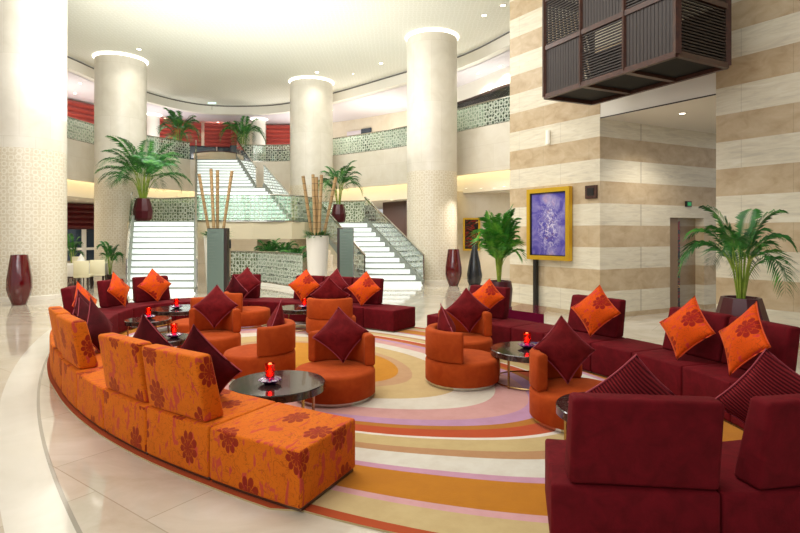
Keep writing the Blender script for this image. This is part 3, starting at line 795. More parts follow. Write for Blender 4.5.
# ================================================================== PLANTS
def palm_meshes(seed, H, W, nf, dr=1.0):
    rnd = random.Random(seed); fo = MB(); st = MB()
    for i in range(nf):
        az = 2*PI*(i*.382+rnd.random()*.1); up = rnd.random()
        k = i/nf
        h0 = H*(.18+.22*rnd.random())
        base = Vector((math.cos(az)*W*.03, math.sin(az)*W*.03, 0))
        top = Vector((math.cos(az)*W*.08, math.sin(az)*W*.08, h0))
        Lf = H*(.62+.25*rnd.random())*(1.0 if k < .5 else 1.15)
        el = math.radians(86-44*k+rnd.uniform(-6, 6))
        pts = [base, top]; p = top.copy(); e = el; n = 10
        hd = Vector((math.cos(az), math.sin(az), 0)); wf = W*.5/(H*.62)
        for j in range(n):
            d = hd*math.cos(e)*wf+Vector((0, 0, math.sin(e)))
            p = p+d*(Lf/n)*(.8 if j < 3 else 1); pts.append(p.copy()); e -= math.radians(4.5+7*k+j*1.0)*dr
        st.tube(pts[:5], .010*H**.5+.004, 5, .006)
        fo.tube(pts[4:], .005, 4, .002)
        side = hd.cross(Vector((0, 0, 1)))
        for j in range(3, len(pts)-1):
            for sub_ in (0, .33, .66):
                q = pts[j].lerp(pts[j+1], sub_); tt = (j-3+sub_)/(len(pts)-4)
                ll = Lf*.34*math.sin(PI*(.18+.78*tt))**.7*rnd.uniform(.85, 1.1)
                fd = (pts[j+1]-pts[j]).normalized()
                for sgn in (-1, 1):
                    d = (side*sgn*.85+fd*.65+Vector((0, 0, .12))).normalized()
                    mid = q+d*ll*.5; tip = q+d*ll+Vector((0, 0, -ll*.22))
                    w = fd*ll*.055+Vector((0, 0, .004))
                    fo.add([q, mid-w, mid+w, tip], [(0, 1, 2), (1, 3, 2)])
    return fo, st
def fit(mbs, H, W):
    V = mbs[0].v; zs = [v[2] for v in V]; rr = sorted(math.hypot(v[0], v[1]) for v in V)
    kz = H/max(zs); kr = (W*.5)/rr[int(len(rr)*.985)]
    for m in mbs: m.v = [(v[0]*kr, v[1]*kr, v[2]*kz) for v in m.v]
def potted_palm(x, y, z, prof, H, W, nf, seed, label, potm='pot', leafm='leaf', group=None, facets=None, dr=1.0):
    root = empty('potted_palm', (x, y, z), label, 'potted palm', group)
    fo, st = palm_meshes(seed, H, W, nf, dr)
    zt = max(q[1] for q in prof)-.06
    fit((fo, st), H, W)
    for mb, nm, mm in ((fo, 'foliage', leafm), (st, 'stem', 'stem')):
        me = mb.mesh(nm); me.transform(Matrix.Translation((0, 0, zt))); link(nm, me, mm, root, True)
    rt = prof[-1][0]
    pr = prof+[(rt-.03, prof[-1][1]), (rt-.04, zt)]
    po = MB().lathe([(0, 0)]+pr, (0, 0), facets or 32).build('pot', potm, root, local=True, smooth=(15 if facets else 40))
    MB().lathe([(0, zt-.002), (rt-.04, zt-.002)], (0, 0), 24).build('soil', 'soil', po, local=True)
    return root
potA = [(.22, 0), (.33, .12), (.36, .40), (.30, .70), (.24, .88)]
potted_palm(gx(143, 20.5), 20.5, ZL, potA, 2.45, 3.7, 30, 3, 'tall palm in faceted maroon pot at the head of the left flight', group='palms of the lobby', facets=10, dr=.85)
potted_palm(gx(338.5, 23.0), 23.0, ZL, [(q[0]*.9, q[1]*.9) for q in potA], 2.0, 2.4, 15, 5, 'palm in maroon pot at the head of the right flight', group='palms of the lobby', facets=10)
potted_palm(gx(179, 28.4), 28.4, ZF, [(.2, 0), (.26, .5), (.26, .6)], 2.2, 2.3, 16, 8, 'dark green palm behind the gallery glass left of the upper stair', group='palms of the lobby')
potted_palm(gx(243, 30.2), 30.2, ZF, [(.2, 0), (.26, .5), (.26, .6)], 2.1, 2.7, 16, 9, 'dark green palm on the gallery right of the upper stair', group='palms of the lobby')
potted_palm(gx(499, 10.7), 10.7, 0, [(.16, 0), (.24, .35), (.27, .7), (.24, .86)], 1.60, 1.12, 40, 12, 'bushy green palm beside the purple painting', leafm='leaf_light', group='palms of the lobby', dr=.55)
potted_palm(gx(741, 7.6), 7.6, 0, [(.24, 0), (.36, .3), (.36, .50), (.25, .90)], 1.38, 1.56, 17, 15, 'broad palm in a maroon faceted pot against the banded wall at right', facets=10, group='palms of the lobby')
potted_palm(gx(110, 19), 19.0, 0, [(.15, 0), (.2, .34), (.2, .36)], 1.25, 1.0, 9, 18, 'small palm in dark square-set pot left of the left flight', potm='darkwood', group='palms of the lobby', facets=4)
for px, Y, h, sd, lab in ((283, 19.4, 1.15, 31, 'leafy green plant behind the curved glass, left one'), (297, 18.6, 1.0, 32, 'leafy green plant behind the curved glass, right one nearest the white planter'), (270, 20.2, 1.2, 33, 'leafy green plant behind the curved glass, farthest left')):
    potted_palm(gx(px, Y), Y, 0, [(.22, 0), (.26, .4), (.26, .5)], h, 1.3, 18, sd, lab, potm='pot', group='plants under the landing')
potted_palm(gx(72, 22), 22.0, 0, [(.15, 0), (.2, .5), (.2, .6)], 1.3, 1.0, 9, 19, 'small dark palm by the window behind the dining table', group='palms of the lobby')

# planters with bamboo
def planter(px, Y, poles, label, plab):
    x = gx(px, Y)
    root = empty('tall_planter', (x, Y, 0), label, 'planter', 'tall white planters with bamboo')
    MB().lathe([(0, 0), (.24, 0), (.28, .5), (.34, 1.72), (.345, 1.75), (.31, 1.75), (.30, 1.66)], (0, 0), 40).build('pot', 'white_pot', root, local=True, smooth=40)
    MB().lathe([(0, 1.66), (.30, 1.66)], (0, 0), 24).build('soil', 'soil', root, local=True)
    fo = MB(); rnd = random.Random(px)
    for i in range(150):
        a = rnd.random()*2*PI; r = rnd.uniform(.08, .28); L = rnd.uniform(.28, .5)
        q = Vector((r*math.cos(a), r*math.sin(a), 1.68)); d = Vector((math.cos(a), math.sin(a), rnd.uniform(.2, 1.3))).normalized()
        sd = d.cross(Vector((0, 0, 1))).normalized()*.028
        m1 = q+d*L*.5; tip = q+d*L+Vector((0, 0, -.1))
        fo.add([q, m1-sd, m1+sd, tip], [(0, 1, 2), (1, 3, 2)])
    fo.build('foliage', 'leaf', root, local=True)
    for i, (ax, ay, bx, by, w) in enumerate(poles):
        a = at(ax, ay, Y+.05*math.sin(i*2)); b = at(bx, by, Y+.10*math.cos(i*3))
        b2 = b+(b-a).normalized()*.05
        o = MB().tube([a, a.lerp(b, .5), b2], .05, 10, .045)
        me = o.mesh('bamboo_pole'); me.transform(Matrix.Translation(-b2))
        ob = link('bamboo_pole', me, 'bamboo', smooth=40); ob.location = b2
        tag(ob, f'brown bamboo pole standing in the {plab} white planter, {w}', 'bamboo pole', f'bamboo poles in the {plab} planter')
planter(215.5, 16.3, [(199, 174, 209, 232, 'leftmost leaning left'), (211, 169, 214, 232, 'second from left, tallest'), (217.5, 170, 217.5, 232, 'third from left, upright'), (232, 171, 223, 232, 'rightmost leaning right')], 'tall white planter with bamboo poles half hidden behind the left signboard', 'left')
planter(317.5, 15.9, [(303, 176, 311.5, 234, 'leftmost leaning left'), (313, 174.5, 315, 234, 'second from left'), (316.5, 177, 317.5, 234, 'middle upright'), (321.5, 175, 319, 234, 'second from right'), (336, 177, 324, 234, 'rightmost leaning right')], 'tall white planter with bamboo poles left of the right signboard', 'right')

# signboards (totems)
def totem(px, Y, w, d, label, flip=1):
    x = gx(px, Y)
    root = empty('signboard', (x, Y, 0), label, 'signboard', 'standing glass signboards')
    MB().box(x-w/2, x+w/2, Y-d/2, Y+d/2, 0, 1.97).build('body', 'darkwood', root)
    pn = MB().box(x-w/2+(.0 if flip > 0 else .08), x+w/2-(.08 if flip > 0 else 0), Y-d/2-.02, Y-d/2-.002, .02, 1.95).build('panel', 'totem', root)
    m = MB()
    x0 = x-w/2+(.03 if flip > 0 else .11); 
    for k in range(11):
        z = 1.72-k*.085; L = (.16, .22, .18, .24, .14, .2)[k % 6]
        m.box(x0, x0+L, Y-d/2-.024, Y-d/2-.021, z, z+.012)
    m.box(x0+.03, x0+.2, Y-d/2-.024, Y-d/2-.021, 1.83, 1.87)
    m.build('lettering', 'totem_text', pn)
    return root
totem(218.5, 15.5, .56, .25, 'glass directory signboard with rows of small text in front of the left planter', 1)
totem(345.5, 15.5, .46, .25, 'dark edged glass signboard right of the right planter', -1)

# vases
def vase(x, y, z, prof, m, label, group=None, n=40):
    root = empty('floor_vase', (x, y, z), label, 'vase', group)
    MB().lathe([(0, 0)]+prof+[(prof[-1][0]-.03, prof[-1][1]), (prof[-1][0]-.05, prof[-1][1]-.25), (0, prof[-1][1]-.27)], (0, 0), n).build('vase_body', m, root, local=True, smooth=40)
vp = [(.15, 0), (.165, .02), (.25, .25), (.285, .42), (.28, .65), (.20, 1.22), (.19, 1.27)]
vase(gx(23.5, 13.75), 13.6, 0, vp, 'pot_red', 'tall dark red lacquer vase in front of the big left column', n=14)
vase(gx(453.5, 18.6), 18.6, 0, [(a*1.02, b) for a, b in vp], 'pot_red', 'tall red lacquer vase right of the right big column')
vase(gx(474.5, 18.9), 18.9, 0, [(.20, 0), (.25, .12), (.27, .35), (.20, .8), (.09, 1.32), (.08, 1.40)], 'pot_black', 'charcoal tapering vase next to the red one by the far wall')

# glossy low plinth behind the right sofa
root = empty('low_plinth', (2.25, 9.55, 0), 'glossy magenta low block behind the right sofa beside the palm', 'plinth')
c0 = Vector((gx(544, 9.1), 9.1)); c1 = Vector((gx(506, 9.6), 9.75)); c2 = Vector((gx(522, 10.5), 10.5)); c3 = Vector((gx(546, 10.1), 10.05))
MB().prism([tuple(c1), tuple(c0), tuple(c3), tuple(c2)], 0, .43).build('block', 'lacquer', root)

# painting on the banded wall
def wall_at(px, off=-.06): t = wt(px); return t
ta, tb = wt(530.5), wt(573)
def wpt(t, off, z): q = wp(t, off); return Vector((q[0], q[1], z))
z0, z1 = 1.20, 2.86
root = empty('painting', tuple(wpt((ta+tb)/2, -.08, z0)), 'abstract violet painting in a gold frame on the banded wall', 'painting')
fr = MB(); w = .10
for (t0, t1, a, b) in ((ta, tb, z1-w, z1), (ta, tb, z0, z0+w), (ta, ta+w, z0+w, z1-w), (tb-w, tb, z0+w, z1-w)):
    fr.hexa([wpt(t0, -.14, a), wpt(t1, -.14, a), wpt(t1, -.02, a), wpt(t0, -.02, a), wpt(t0, -.14, b), wpt(t1, -.14, b), wpt(t1, -.02, b), wpt(t0, -.02, b)])
fr.build('frame', 'gold', root)
inn = MB()
for (t0, t1, a, b) in ((ta+w, tb-w, z1-w-.02, z1-w), (ta+w, tb-w, z0+w, z0+w+.02), (ta+w, ta+w+.02, z0+w+.02, z1-w-.02), (tb-w-.02, tb-w, z0+w+.02, z1-w-.02)):
    inn.hexa([wpt(t0, -.12, a), wpt(t1, -.12, a), wpt(t1, -.08, a), wpt(t0, -.08, a), wpt(t0, -.12, b), wpt(t1, -.12, b), wpt(t1, -.08, b), wpt(t0, -.08, b)])
inn.build('inner_rim', 'black', root)
m = MB(); A, B_, z_a, z_b = ta+w, tb-w, z0+w, z1-w
m.add([wpt(A, -.09, z_a), wpt(B_, -.09, z_a), wpt(B_, -.09, z_b), wpt(A, -.09, z_b), wpt(A, -.03, z_a), wpt(B_, -.03, z_a), wpt(B_, -.03, z_b), wpt(A, -.03, z_b)],
      [(0, 1, 2, 3), (4, 7, 6, 5), (0, 4, 5, 1), (3, 2, 6, 7), (0, 3, 7, 4), (1, 5, 6, 2)], [(0, 0), (1.3, 0), (1.3, 1.6), (0, 1.6)]*2)
m.build('canvas', 'art', root)
m = MB(); t0 = wt(537); m.hexa([wpt(t0, -.14, 0), wpt(t0+.09, -.14, 0), wpt(t0+.09, -.05, 0), wpt(t0, -.05, 0), wpt(t0, -.14, z0), wpt(t0+.09, -.14, z0), wpt(t0+.09, -.05, z0), wpt(t0, -.05, z0)])
m.build('stand_post', 'black', root)
# plaque, sconce
t0 = wt(592); m = MB().hexa([wpt(t0-.14, -.05, 2.56), wpt(t0+.14, -.05, 2.56), wpt(t0+.14, 0, 2.56), wpt(t0-.14, 0, 2.56), wpt(t0-.14, -.05, 2.84), wpt(t0+.14, -.05, 2.84), wpt(t0+.14, 0, 2.84), wpt(t0-.14, 0, 2.84)])
root = empty('wall_plaque', tuple(wpt(t0, -.02, 2.7)), 'small square dark brown plaque on the banded wall right of the painting', 'plaque')
m.build('plate', 'walnut', root)
m = MB().hexa([wpt(t0-.08, -.06, 2.62), wpt(t0+.08, -.06, 2.62), wpt(t0+.08, -.051, 2.62), wpt(t0-.08, -.051, 2.62), wpt(t0-.08, -.06, 2.78), wpt(t0+.08, -.06, 2.78), wpt(t0+.08, -.051, 2.78), wpt(t0-.08, -.051, 2.78)]); m.build('inset', 'black', root)
t0 = wt(549.5); m = MB(); m.tube([wpt(t0, -.06, 3.88), wpt(t0, -.06, 4.2)], .05, 12)
tag(m.build('wall_lamp', 'sconce', smooth=40), 'small pale vertical wall lamp above the painting', 'lamp')
# far framed picture
Y = 21.45
root = empty('framed_picture', (gx(474, Y), Y, 1.2), 'small dark framed picture on the far wall behind the charcoal vase', 'picture')
xa, xb = gx(463, Y), gx(480, Y)
m = MB()
for a, b, c_, d in ((xa, xb, 2.38, 2.45), (xa, xb, 1.13, 1.2), (xa, xa+.07, 1.2, 2.38), (xb-.07, xb, 1.2, 2.38)): m.box(a, b, Y-.03, Y+.03, c_, d)
m.build('frame', 'gold', root); MB().box(xa+.07, xb-.07, Y-.01, Y+.01, 1.2, 2.38).build('canvas', 'strip_art', root)

# ground floor window at left with blind
Y = 28.0
GWd = dens(offset(BE, 4.5), 8)
q = cut(GWd, 60, 97)
blind(q, 2.05, 3.4, 'dark maroon roman blind over the ground floor window at left', 'blind_dark', None, folds=5)
m = MB(); m.ribbon(offset(q, -.02), .4, 2.1, .03); o = m.build('window_1', 'window'); o['kind'] = 'structure'
m = MB(); q2 = offset(q, -.06); 
for i in (0, len(q2)//2, len(q2)-1): m.box(q2[i][0]-.12, q2[i][0]+.12, q2[i][1]-.05, q2[i][1]+.05, .4, 2.05)
m.ribbon(q2, .95, 1.08, .05); o = m.build('trim_8', 'white'); o['kind'] = 'structure'
q = cut(GWd, 222, 248)
m = MB(); m.ribbon(offset(q, -.02), .9, 2.2, .03); o = m.build('window_2', 'window'); o['kind'] = 'structure'
m = MB(); q2 = offset(q, -.06)
for i in (0, len(q2)//2, len(q2)-1): m.box(q2[i][0]-.06, q2[i][0]+.06, q2[i][1]-.04, q2[i][1]+.04, .9, 2.2)
m.ribbon(q2, 1.5, 1.6, .05); o = m.build('trim_9', 'white'); o['kind'] = 'structure'

# dining corner
def dchair(x, y, rz, label):
    root = empty('dining_chair', (x, y, 0), label, 'chair', 'cream dining chairs', rz)
    me = rbox(.46, .46, .10, .03, 2, name='seat'); me.transform(Matrix.Translation((0, -.23, .40))); link('seat', me, 'cream', root, True, 40)
    me = rbox(.44, .07, .46, .02, 2, name='backrest'); me.transform(Matrix.Translation((0, .17, .48))); link('backrest', me, 'cream', root, True, 40)
    for a in (-.19, .19):
        for b in (-.19, .19): MB().tube([(a, b, 0), (a*.92, b*.92, .41)], .02, 6).build('leg', 'darkwood', root, local=True)
dchair(gx(83, 17.2), 17.2, PI+.3, 'cream dining chair nearest the big left column'); dchair(gx(97.5, 17.9), 17.9, PI+.5, 'cream dining chair right of the first, beside the small palm')
dchair(gx(73, 19.9), 20.1, .2, 'cream dining chair on the far side of the white table')
tx_, ty_ = gx(82, 18.7)-.2, 18.7
root = empty('dining_table', (tx_, ty_, 0), 'white clothed dining table behind the left sofa beyond the column', 'table')
me = rbox(1.7, .8, .05, .01, 1, name='tabletop'); me.transform(Matrix.Translation((0, -.4, .70))); link('tabletop', me, 'darkwood', root, True)
me = rbox(1.76, .86, .42, .02, 2, name='tablecloth'); me.transform(Matrix.Translation((0, -.43, .335))); link('tablecloth', me, 'cloth', root, True, 30)
for a in (-.75, .75):
    for b in (-.33, .33): MB().tube([(a, b, 0), (a, b, .72)], .03, 8).build('leg', 'darkwood', root, local=True)
root = empty('serving_dish', (gx(81, 18.6), 18.6, .755), 'white cone lid on a dark dish standing on the dining table', 'dish')
MB().lathe([(0, 0), (.2, 0), (.24, .07), (.2, .09), (0, .09)], (0, 0), 20).build('dish', 'walnut', root, local=True, smooth=40)
MB().lathe([(.15, .09), (.02, .34), (0, .36)], (0, 0), 20).build('lid', 'cloth', root, local=True, smooth=60)

# ================================================================== WOOD LANTERN
H_ = 2.6
A_, B2_, C_, D_ = [Vector((k[0]*H_, k[1]*H_)) for k in ((1.058, 3.89), (1.539, 2.961), (1.947, 3.173), (1.466, 4.069))]
zb = HC+H_; ch = .91*H_/2.6*1.0
rows = 4; zt = zb+rows*ch
cen = (A_+B2_+C_+D_)/4
root = empty('hanging_lantern', (cen.x, cen.y, zb), 'large dark wooden lattice box lantern hanging high at upper right', 'lantern')
frm = MB(); bw = .085
for c_ in (A_, B2_, C_, D_): frm.bar((c_.x, c_.y, zb), (c_.x, c_.y, zt), bw, bw)
def side(a, b, n):
    d = (b-a)
    for r_ in range(rows+1):
        z = zb+r_*ch; frm.bar((a.x, a.y, z), (b.x, b.y, z), bw*.8, bw)
    for k in range(1, n):
        q = a+d*k/n; frm.bar((q.x, q.y, zb), (q.x, q.y, zt), .07, .07)
side(A_, B2_, 3); side(D_, C_, 3); side(B2_, C_, 1); side(A_, D_, 1)
for k in range(1, 3):
    a = A_.lerp(B2_, k/3); b = D_.lerp(C_, k/3); frm.bar((a.x, a.y, zb), (b.x, b.y, zb), .1, .06)
frm.build('frame', 'walnut', root)
for (a, b, n, off) in ((A_, B2_, 3, 0), (D_, C_, 3, 0), (B2_, C_, 1, 0), (A_, D_, 1, 1)):
    for k in range(n):
        for r_ in range(rows):
            s_ = MB(); p0 = a.lerp(b, k/n); p1 = a.lerp(b, (k+1)/n); d = (p1-p0); L = d.length; d = d/L
            z = zb+r_*ch
            horiz = ((k+r_+off) % 2 == 1) or n == 1
            if horiz and a is D_: continue
            if horiz:
                N = 17
                for i in range(N):
                    zz = z+.05+(ch-.1)*(i+.5)/N; s_.bar((p0.x, p0.y, zz), (p1.x, p1.y, zz), .03, .022)
            else:
                N = 13
                for i in range(N):
                    q = p0+d*(.04+(L-.08)*(i+.5)/N); s_.bar((q.x, q.y, z+.03), (q.x, q.y, z+ch-.03), .025, .056, up=(d.x, d.y, 0))
            s_.build('slat_panel', 'walnut_slat', root)
mt['lantern_bottom'] = MAT('dark smoked base panel', '0c0d0e', .6, Specular_IOR_Level=.2)
MB().prism([tuple(p.lerp(cen, .04)) for p in (A_, B2_, C_, D_)], zb+.02, zb+.05).build('base_panel', 'lantern_bottom', root)
for c_ in (A_, B2_, C_, D_):
    q = c_.lerp(cen, .1); MB().tube([(q.x, q.y, zt), (q.x, q.y, ZC)], .012, 6).build('suspension_rod', 'black', root)

# ================================================================== SOFAS
OG = 'orange floral sofa modules of the long left curve'; FG = 'burgundy sofa modules of the far curve'; RG = 'burgundy sofa modules of the right curve'; NG = 'burgundy sofa modules nearest the camera'
sE = sE0
sgn = 1 if (P(sE+.5)-Vector((-1.1, 3.7, 0))).length < (P(sE-.5)-Vector((-1.1, 3.7, 0))).length else -1
W_ = .80
ol = ['nearest orange floral seat block without backrest, its end towards the camera', 'orange floral sofa seat with the largest backrest, right of a seam', 'orange floral sofa seat with backrest, second from the near end block', 'orange floral open seat without backrest between two backed seats', 'orange floral sofa seat with backrest farther left along the curve, beyond the open seat', 'orange floral sofa seat with the leftmost backrest of the curve', 'far orange floral seat without backrest, hidden behind wine cushions', 'last orange floral seat meeting the burgundy sofa']
for i in range(8):
    a = sE+sgn*W_*i; b = a+sgn*W_
    lo, hi = min(a, b), max(a, b)
    if i == 0: hi += .06
    bk = (.008, .715) if i in (1, 2, 4, 5) else None
    module(lo, hi, 'orange_floral', ol[i], OG, bk, None)
def modules(nodes, backs, mat, labs, group):
    S = [near_s(*q) if isinstance(q, tuple) else q for q in nodes]
    for i in range(len(S)-1):
        a, b = S[i], S[i+1]
        if b-a > LEN/2: b -= LEN
        if a-b > LEN/2: b += LEN
        lo, hi = min(a, b), max(a, b)
        bk = (.02, hi-lo-.04) if i in backs else None
        if group == FG and i == 0: bk = (.03, .55)
        if group == FG and i == 2: bk = (.27, hi-lo-.29)
        module(lo, hi, mat, labs[i], group, bk)
sF = sE+sgn*W_*8
def rs(px, s_lo, s_hi, off=0.0):
    """arc position (searched between two arc values) whose picture column is px"""
    best = None
    for i in range(401):
        s_ = s_lo+(s_hi-s_lo)*i/400; p = P(s_, off); e = abs(CX+F*p.x/p.y-px)
        if best is None or e < best[0]: best = (e, s_)
    return best[1]
sTop = near_s(-5.55, 10.4)
fl = lambda px: rs(px, near_s(-4.7, 11.6), near_s(.6, 10.1)) if px > 180 else rs(px, near_s(-5.68, 9.6), near_s(-4.4, 11.85))
far_nodes = [sF+.02*sgn, near_s(-5.68, 9.25), fl(98), fl(132), fl(168), fl(200), fl(232), fl(262), fl(297), fl(326), fl(355), fl(384), near_s(.25, 10.12)]
modules(far_nodes, {0, 2, 3, 6, 8, 9, 10}, 'burgundy', [
    'burgundy seat with backrest at the far left, joining the orange sofa', 'burgundy open seat at the far left bend', 'burgundy seat with backrest behind an orange cushion, left of the stair foot',
    'burgundy seat with backrest in front of the left stair', 'burgundy open seat before the left stair, right of the backed one', 'burgundy open seat before the left signboard', 'burgundy seat with a lone backrest carrying a wine cushion',
    'burgundy open seat left of the row of three backrests', 'burgundy seat with the left backrest of the row of three, orange cushion', 'burgundy seat with the middle backrest of the row of three, wine cushion',
    'burgundy seat with the right backrest of the row of three, orange cushion', 'burgundy end seat without backrest before the right stair'], FG)
rgt = [near_s(.95, 9.75), near_s(1.3, 9.42), near_s(1.85, 8.82), near_s(2.2, 8.4), near_s(2.6, 7.9), near_s(3.02, 7.15), near_s(3.33, 6.55), near_s(3.62, 5.8), near_s(3.78, 5.05), near_s(3.72, 4.3), near_s(3.45, 3.8), near_s(3.05, 3.36)]
modules(rgt, {1, 4, 6, 7}, 'burgundy', [
    'burgundy far end seat of the right sofa', 'burgundy seat with backrest in front of the bushy palm, orange cushion on it', 'burgundy open seat in front of the magenta block',
    'burgundy open seat behind the right small table', 'burgundy seat with backrest and orange cushion in front of the wall corner', 'burgundy open seat in the middle of the right sofa', 'burgundy seat with backrest behind the orange flower cushion, left of the palm pot',
    'burgundy seat with backrest and the rightmost orange cushion', 'burgundy open seat at the right picture edge', 'burgundy seat just beyond the right picture edge', 'burgundy corner seat joining the near sofa at the right edge'], RG)
nr = [near_s(.83, 2.95), near_s(1.73, 2.87), near_s(2.62, 3.08), near_s(3.03, 3.35)]
def nm(i, back, lab):
    a, b = nr[i], nr[i+1]
    if b-a > LEN/2: b -= LEN
    if a-b > LEN/2: b += LEN
    module(min(a, b), max(a, b), 'burgundy', lab, NG, back, -.01)
nm(0, (.105, .79), 'nearest burgundy sofa seat, whose backrest back faces the camera at bottom right')
nm(1, (.2, .68), 'burgundy sofa seat at the bottom right corner of the picture, backrest cut by the edge')
nm(2, None, 'burgundy seat beyond the bottom right corner')

# ================================================================== CUSHIONS
CM = {}
def cushion_mesh(S=.25, T=.075, n=14):
    key = (S, T)
    if key in CM: return CM[key]
    bm = bmesh.new(); uvl = bm.loops.layers.uv.new('UVMap'); g = {}
    for side in (-1, 1):
        for i in range(n+1):
            for j in range(n+1):
                u = -1+2*i/n; v = -1+2*j/n
                u = math.copysign(abs(u)**.85, u); v = math.copysign(abs(v)**.85, v)
                edge = i in (0, n) or j in (0, n)
                k = (i, j, 0 if edge else side)
                if k in g: continue
                x = u*S*(1-.10*(1-v*v)); z = v*S*(1-.10*(1-u*u))
                t = T*((1-u*u)**.55)*((1-v*v)**.55)*(1+.5*(1-max(abs(u), abs(v))))
                t += .004*math.sin(7*u+3*v)*(1-u*u)*(1-v*v)
                g[k] = bm.verts.new((x, side*t if not edge else 0, z))
    for side in (-1, 1):
        for i in range(n):
            for j in range(n):
                q = [g.get((a, b, side)) or g[(a, b, 0)] for a, b in ((i, j), (i+1, j), (i+1, j+1), (i, j+1))]
                if side > 0: q = q[::-1]
                f = bm.faces.new(q)
                for l in f.loops: l[uvl].uv = (l.vert.co.x+1.13+(side*.37), l.vert.co.z+2.31)
    me = bpy.data.meshes.new('cushion'); bm.to_mesh(me); bm.free(); me.shade_smooth()
    pm = MB(); pts = []
    for a, b in ((-1, -1), (1, -1), (1, 1), (-1, 1)):
        for k in range(10):
            f = -1+2*k/10
            u, v = (f, -1) if (a, b) == (-1, -1) else (1, f) if (a, b) == (1, -1) else (-f, 1) if (a, b) == (1, 1) else (-1, -f)
            pts.append((u*S*(1-.10*(1-v*v))*1.005, 0, v*S*(1-.10*(1-u*u))*1.005))
    pts.append(pts[0]); pm.tube(pts, .006, 6, cap=False)
    CM[key] = (me, pm.mesh('piping')); return CM[key]
CD = {}
def cushion(px, py, Y, face, m, label, group, tilt=18, roll=45, S=.25, T=.075, pos=None):
    """face: direction (degrees, 0=+x, 90=away from the camera) the cushion front looks to"""
    me0, pm0 = cushion_mesh(S, T)
    k = (S, T, m)
    if k not in CD:
        a = me0.copy(); a.materials.append(mt[m]); b = pm0.copy(); b.materials.append(mt['piping_o' if 'floral' in m else 'piping_w']); b.shade_smooth(); CD[k] = (a, b)
    a, b = CD[k]
    o = bpy.data.objects.new('cushion', a); COL.objects.link(o)
    p = bpy.data.objects.new('piping', b); COL.objects.link(p); p.parent = o
    o.location = pos if pos is not None else at(px, py, Y)
    f = math.radians(face); yaw = math.atan2(math.cos(f), -math.sin(f))
    o.rotation_euler = (Matrix.Rotation(yaw, 3, 'Z')@Matrix.Rotation(-math.radians(tilt), 3, 'X')@Matrix.Rotation(math.radians(roll), 3, 'Y')).to_euler()
    return tag(o, label, 'cushion', group)
def seat_dir(s_):
    n = NRM(s_); return math.degrees(math.atan2(-n.y, -n.x))
def ring_cushion(px, s_lo, s_hi, m, label, group, off=.40, z=.72, tilt=20, roll=45, dface=0, S=.25):
    s_ = rs(px, s_lo, s_hi, off); p = P(s_, off, z)
    return cushion(0, 0, 0, seat_dir(s_)+dface, m, label, group, tilt, roll, S, pos=p)
G1 = 'orange floral cushions'; G2 = 'wine cushions'; G3 = 'ribbed wine cushions'
sL, sR = near_s(-5.68, 9.0), near_s(.6, 10)
lw = (near_s(-5.0, 7.4), near_s(-5.68, 9.6)); lf = (near_s(-5.68, 9.6), near_s(-4.4, 11.85)); tf = (near_s(-4.7, 11.6), near_s(.6, 10.1))
ring_cushion(82, near_s(-5.3, 8.0), near_s(-5.68, 9.3), 'cushion_floral', 'orange floral cushion at far left, seen edge on above the wine cushions', G1, .42, .74, dface=-22)
ring_cushion(119, *lf, 'cushion_floral', 'orange floral cushion in front of the dining chairs, on the far burgundy sofa', G1, z=.76)
ring_cushion(155, *lf, 'cushion_floral', 'orange floral cushion against the white left stair', G1, z=.76)
ring_cushion(245, *tf, 'wine', 'wine cushion on the lone backrest of the far sofa right of the left signboard', G2, z=.76)
ring_cushion(304, *tf, 'cushion_floral', 'orange floral cushion below the right white planter', G1, z=.74, dface=8)
ring_cushion(334, *tf, 'wine', 'wine cushion between two orange ones below the right signboard', G2, z=.77)
ring_cushion(364, *tf, 'cushion_floral', 'orange floral cushion left of the bright right stair', G1, z=.74, dface=12)
# orange sofa cushions
so = lambda k: sE+sgn*W_*k
ring_cushion(204, so(1), so(2.2), 'wine_dark', 'large dark wine cushion in front of the nearest orange floral backrest', G2, .40, .67, 20, 43, 12, .28)
ring_cushion(152, so(2), so(3.3), 'wine_dark', 'dark wine cushion peeking over the second orange floral backrest', G2, .50, .665, 16, 45, 14, .26)
ring_cushion(71, so(3.6), so(5.2), 'wine_dark', 'tall dark wine cushion leaning on the side-on orange floral backrest at left', G2, .44, .66, 14, 45, -34, S=.28)
ring_cushion(54, so(4.6), so(6.4), 'wine_dark', 'dark wine cushion left of the tall one, behind the leftmost backrests', G2, .44, .67, 16, 45, -25, S=.24)
ring_cushion(47, so(5.2), so(7.4), 'wine_dark', 'leftmost dark wine cushion, only its tip above the orange backrest', G2, .44, .70, 16, 45, -25, S=.23)
# right sofa cushions
r1 = (near_s(2.1, 8.5), near_s(1.1, 9.6)); r2 = (near_s(3.15, 6.9), near_s(2.4, 8.1)); r3 = (near_s(3.7, 5.6), near_s(3.2, 6.8)); r4 = (near_s(3.78, 4.8), near_s(3.6, 5.9))
ring_cushion(487, *r1, 'cushion_floral', 'orange cushion in front of the bushy palm', G1, .38, .78, dface=14, S=.215)
ring_cushion(595, *r2, 'cushion_floral', 'orange cushion left of the wall recess, alone on a burgundy backrest', G1, .40, .78, dface=10)
ring_cushion(686, *r3, 'cushion_floral', 'orange cushion with a red flower near its top, left of the palm pot', G1, .40, .76, dface=0, S=.26)
ring_cushion(743, *r4, 'cushion_floral', 'rightmost orange cushion, large red flower in its middle', G1, .42, .78, dface=-8, S=.27)
# near ribbed cushions
cushion(629, 404, 3.22, seat_dir(near_s(1.35, 2.9)), 'wine_rib', 'ribbed wine cushion showing its peak above the nearest burgundy backrest', G3, 22, 45, .25)
cushion(773, 401, 3.4, seat_dir(near_s(2.2, 2.95))-30, 'wine_rib', 'ribbed wine cushion at the right edge leaning behind the second near backrest', G3, 12, 54, .25)

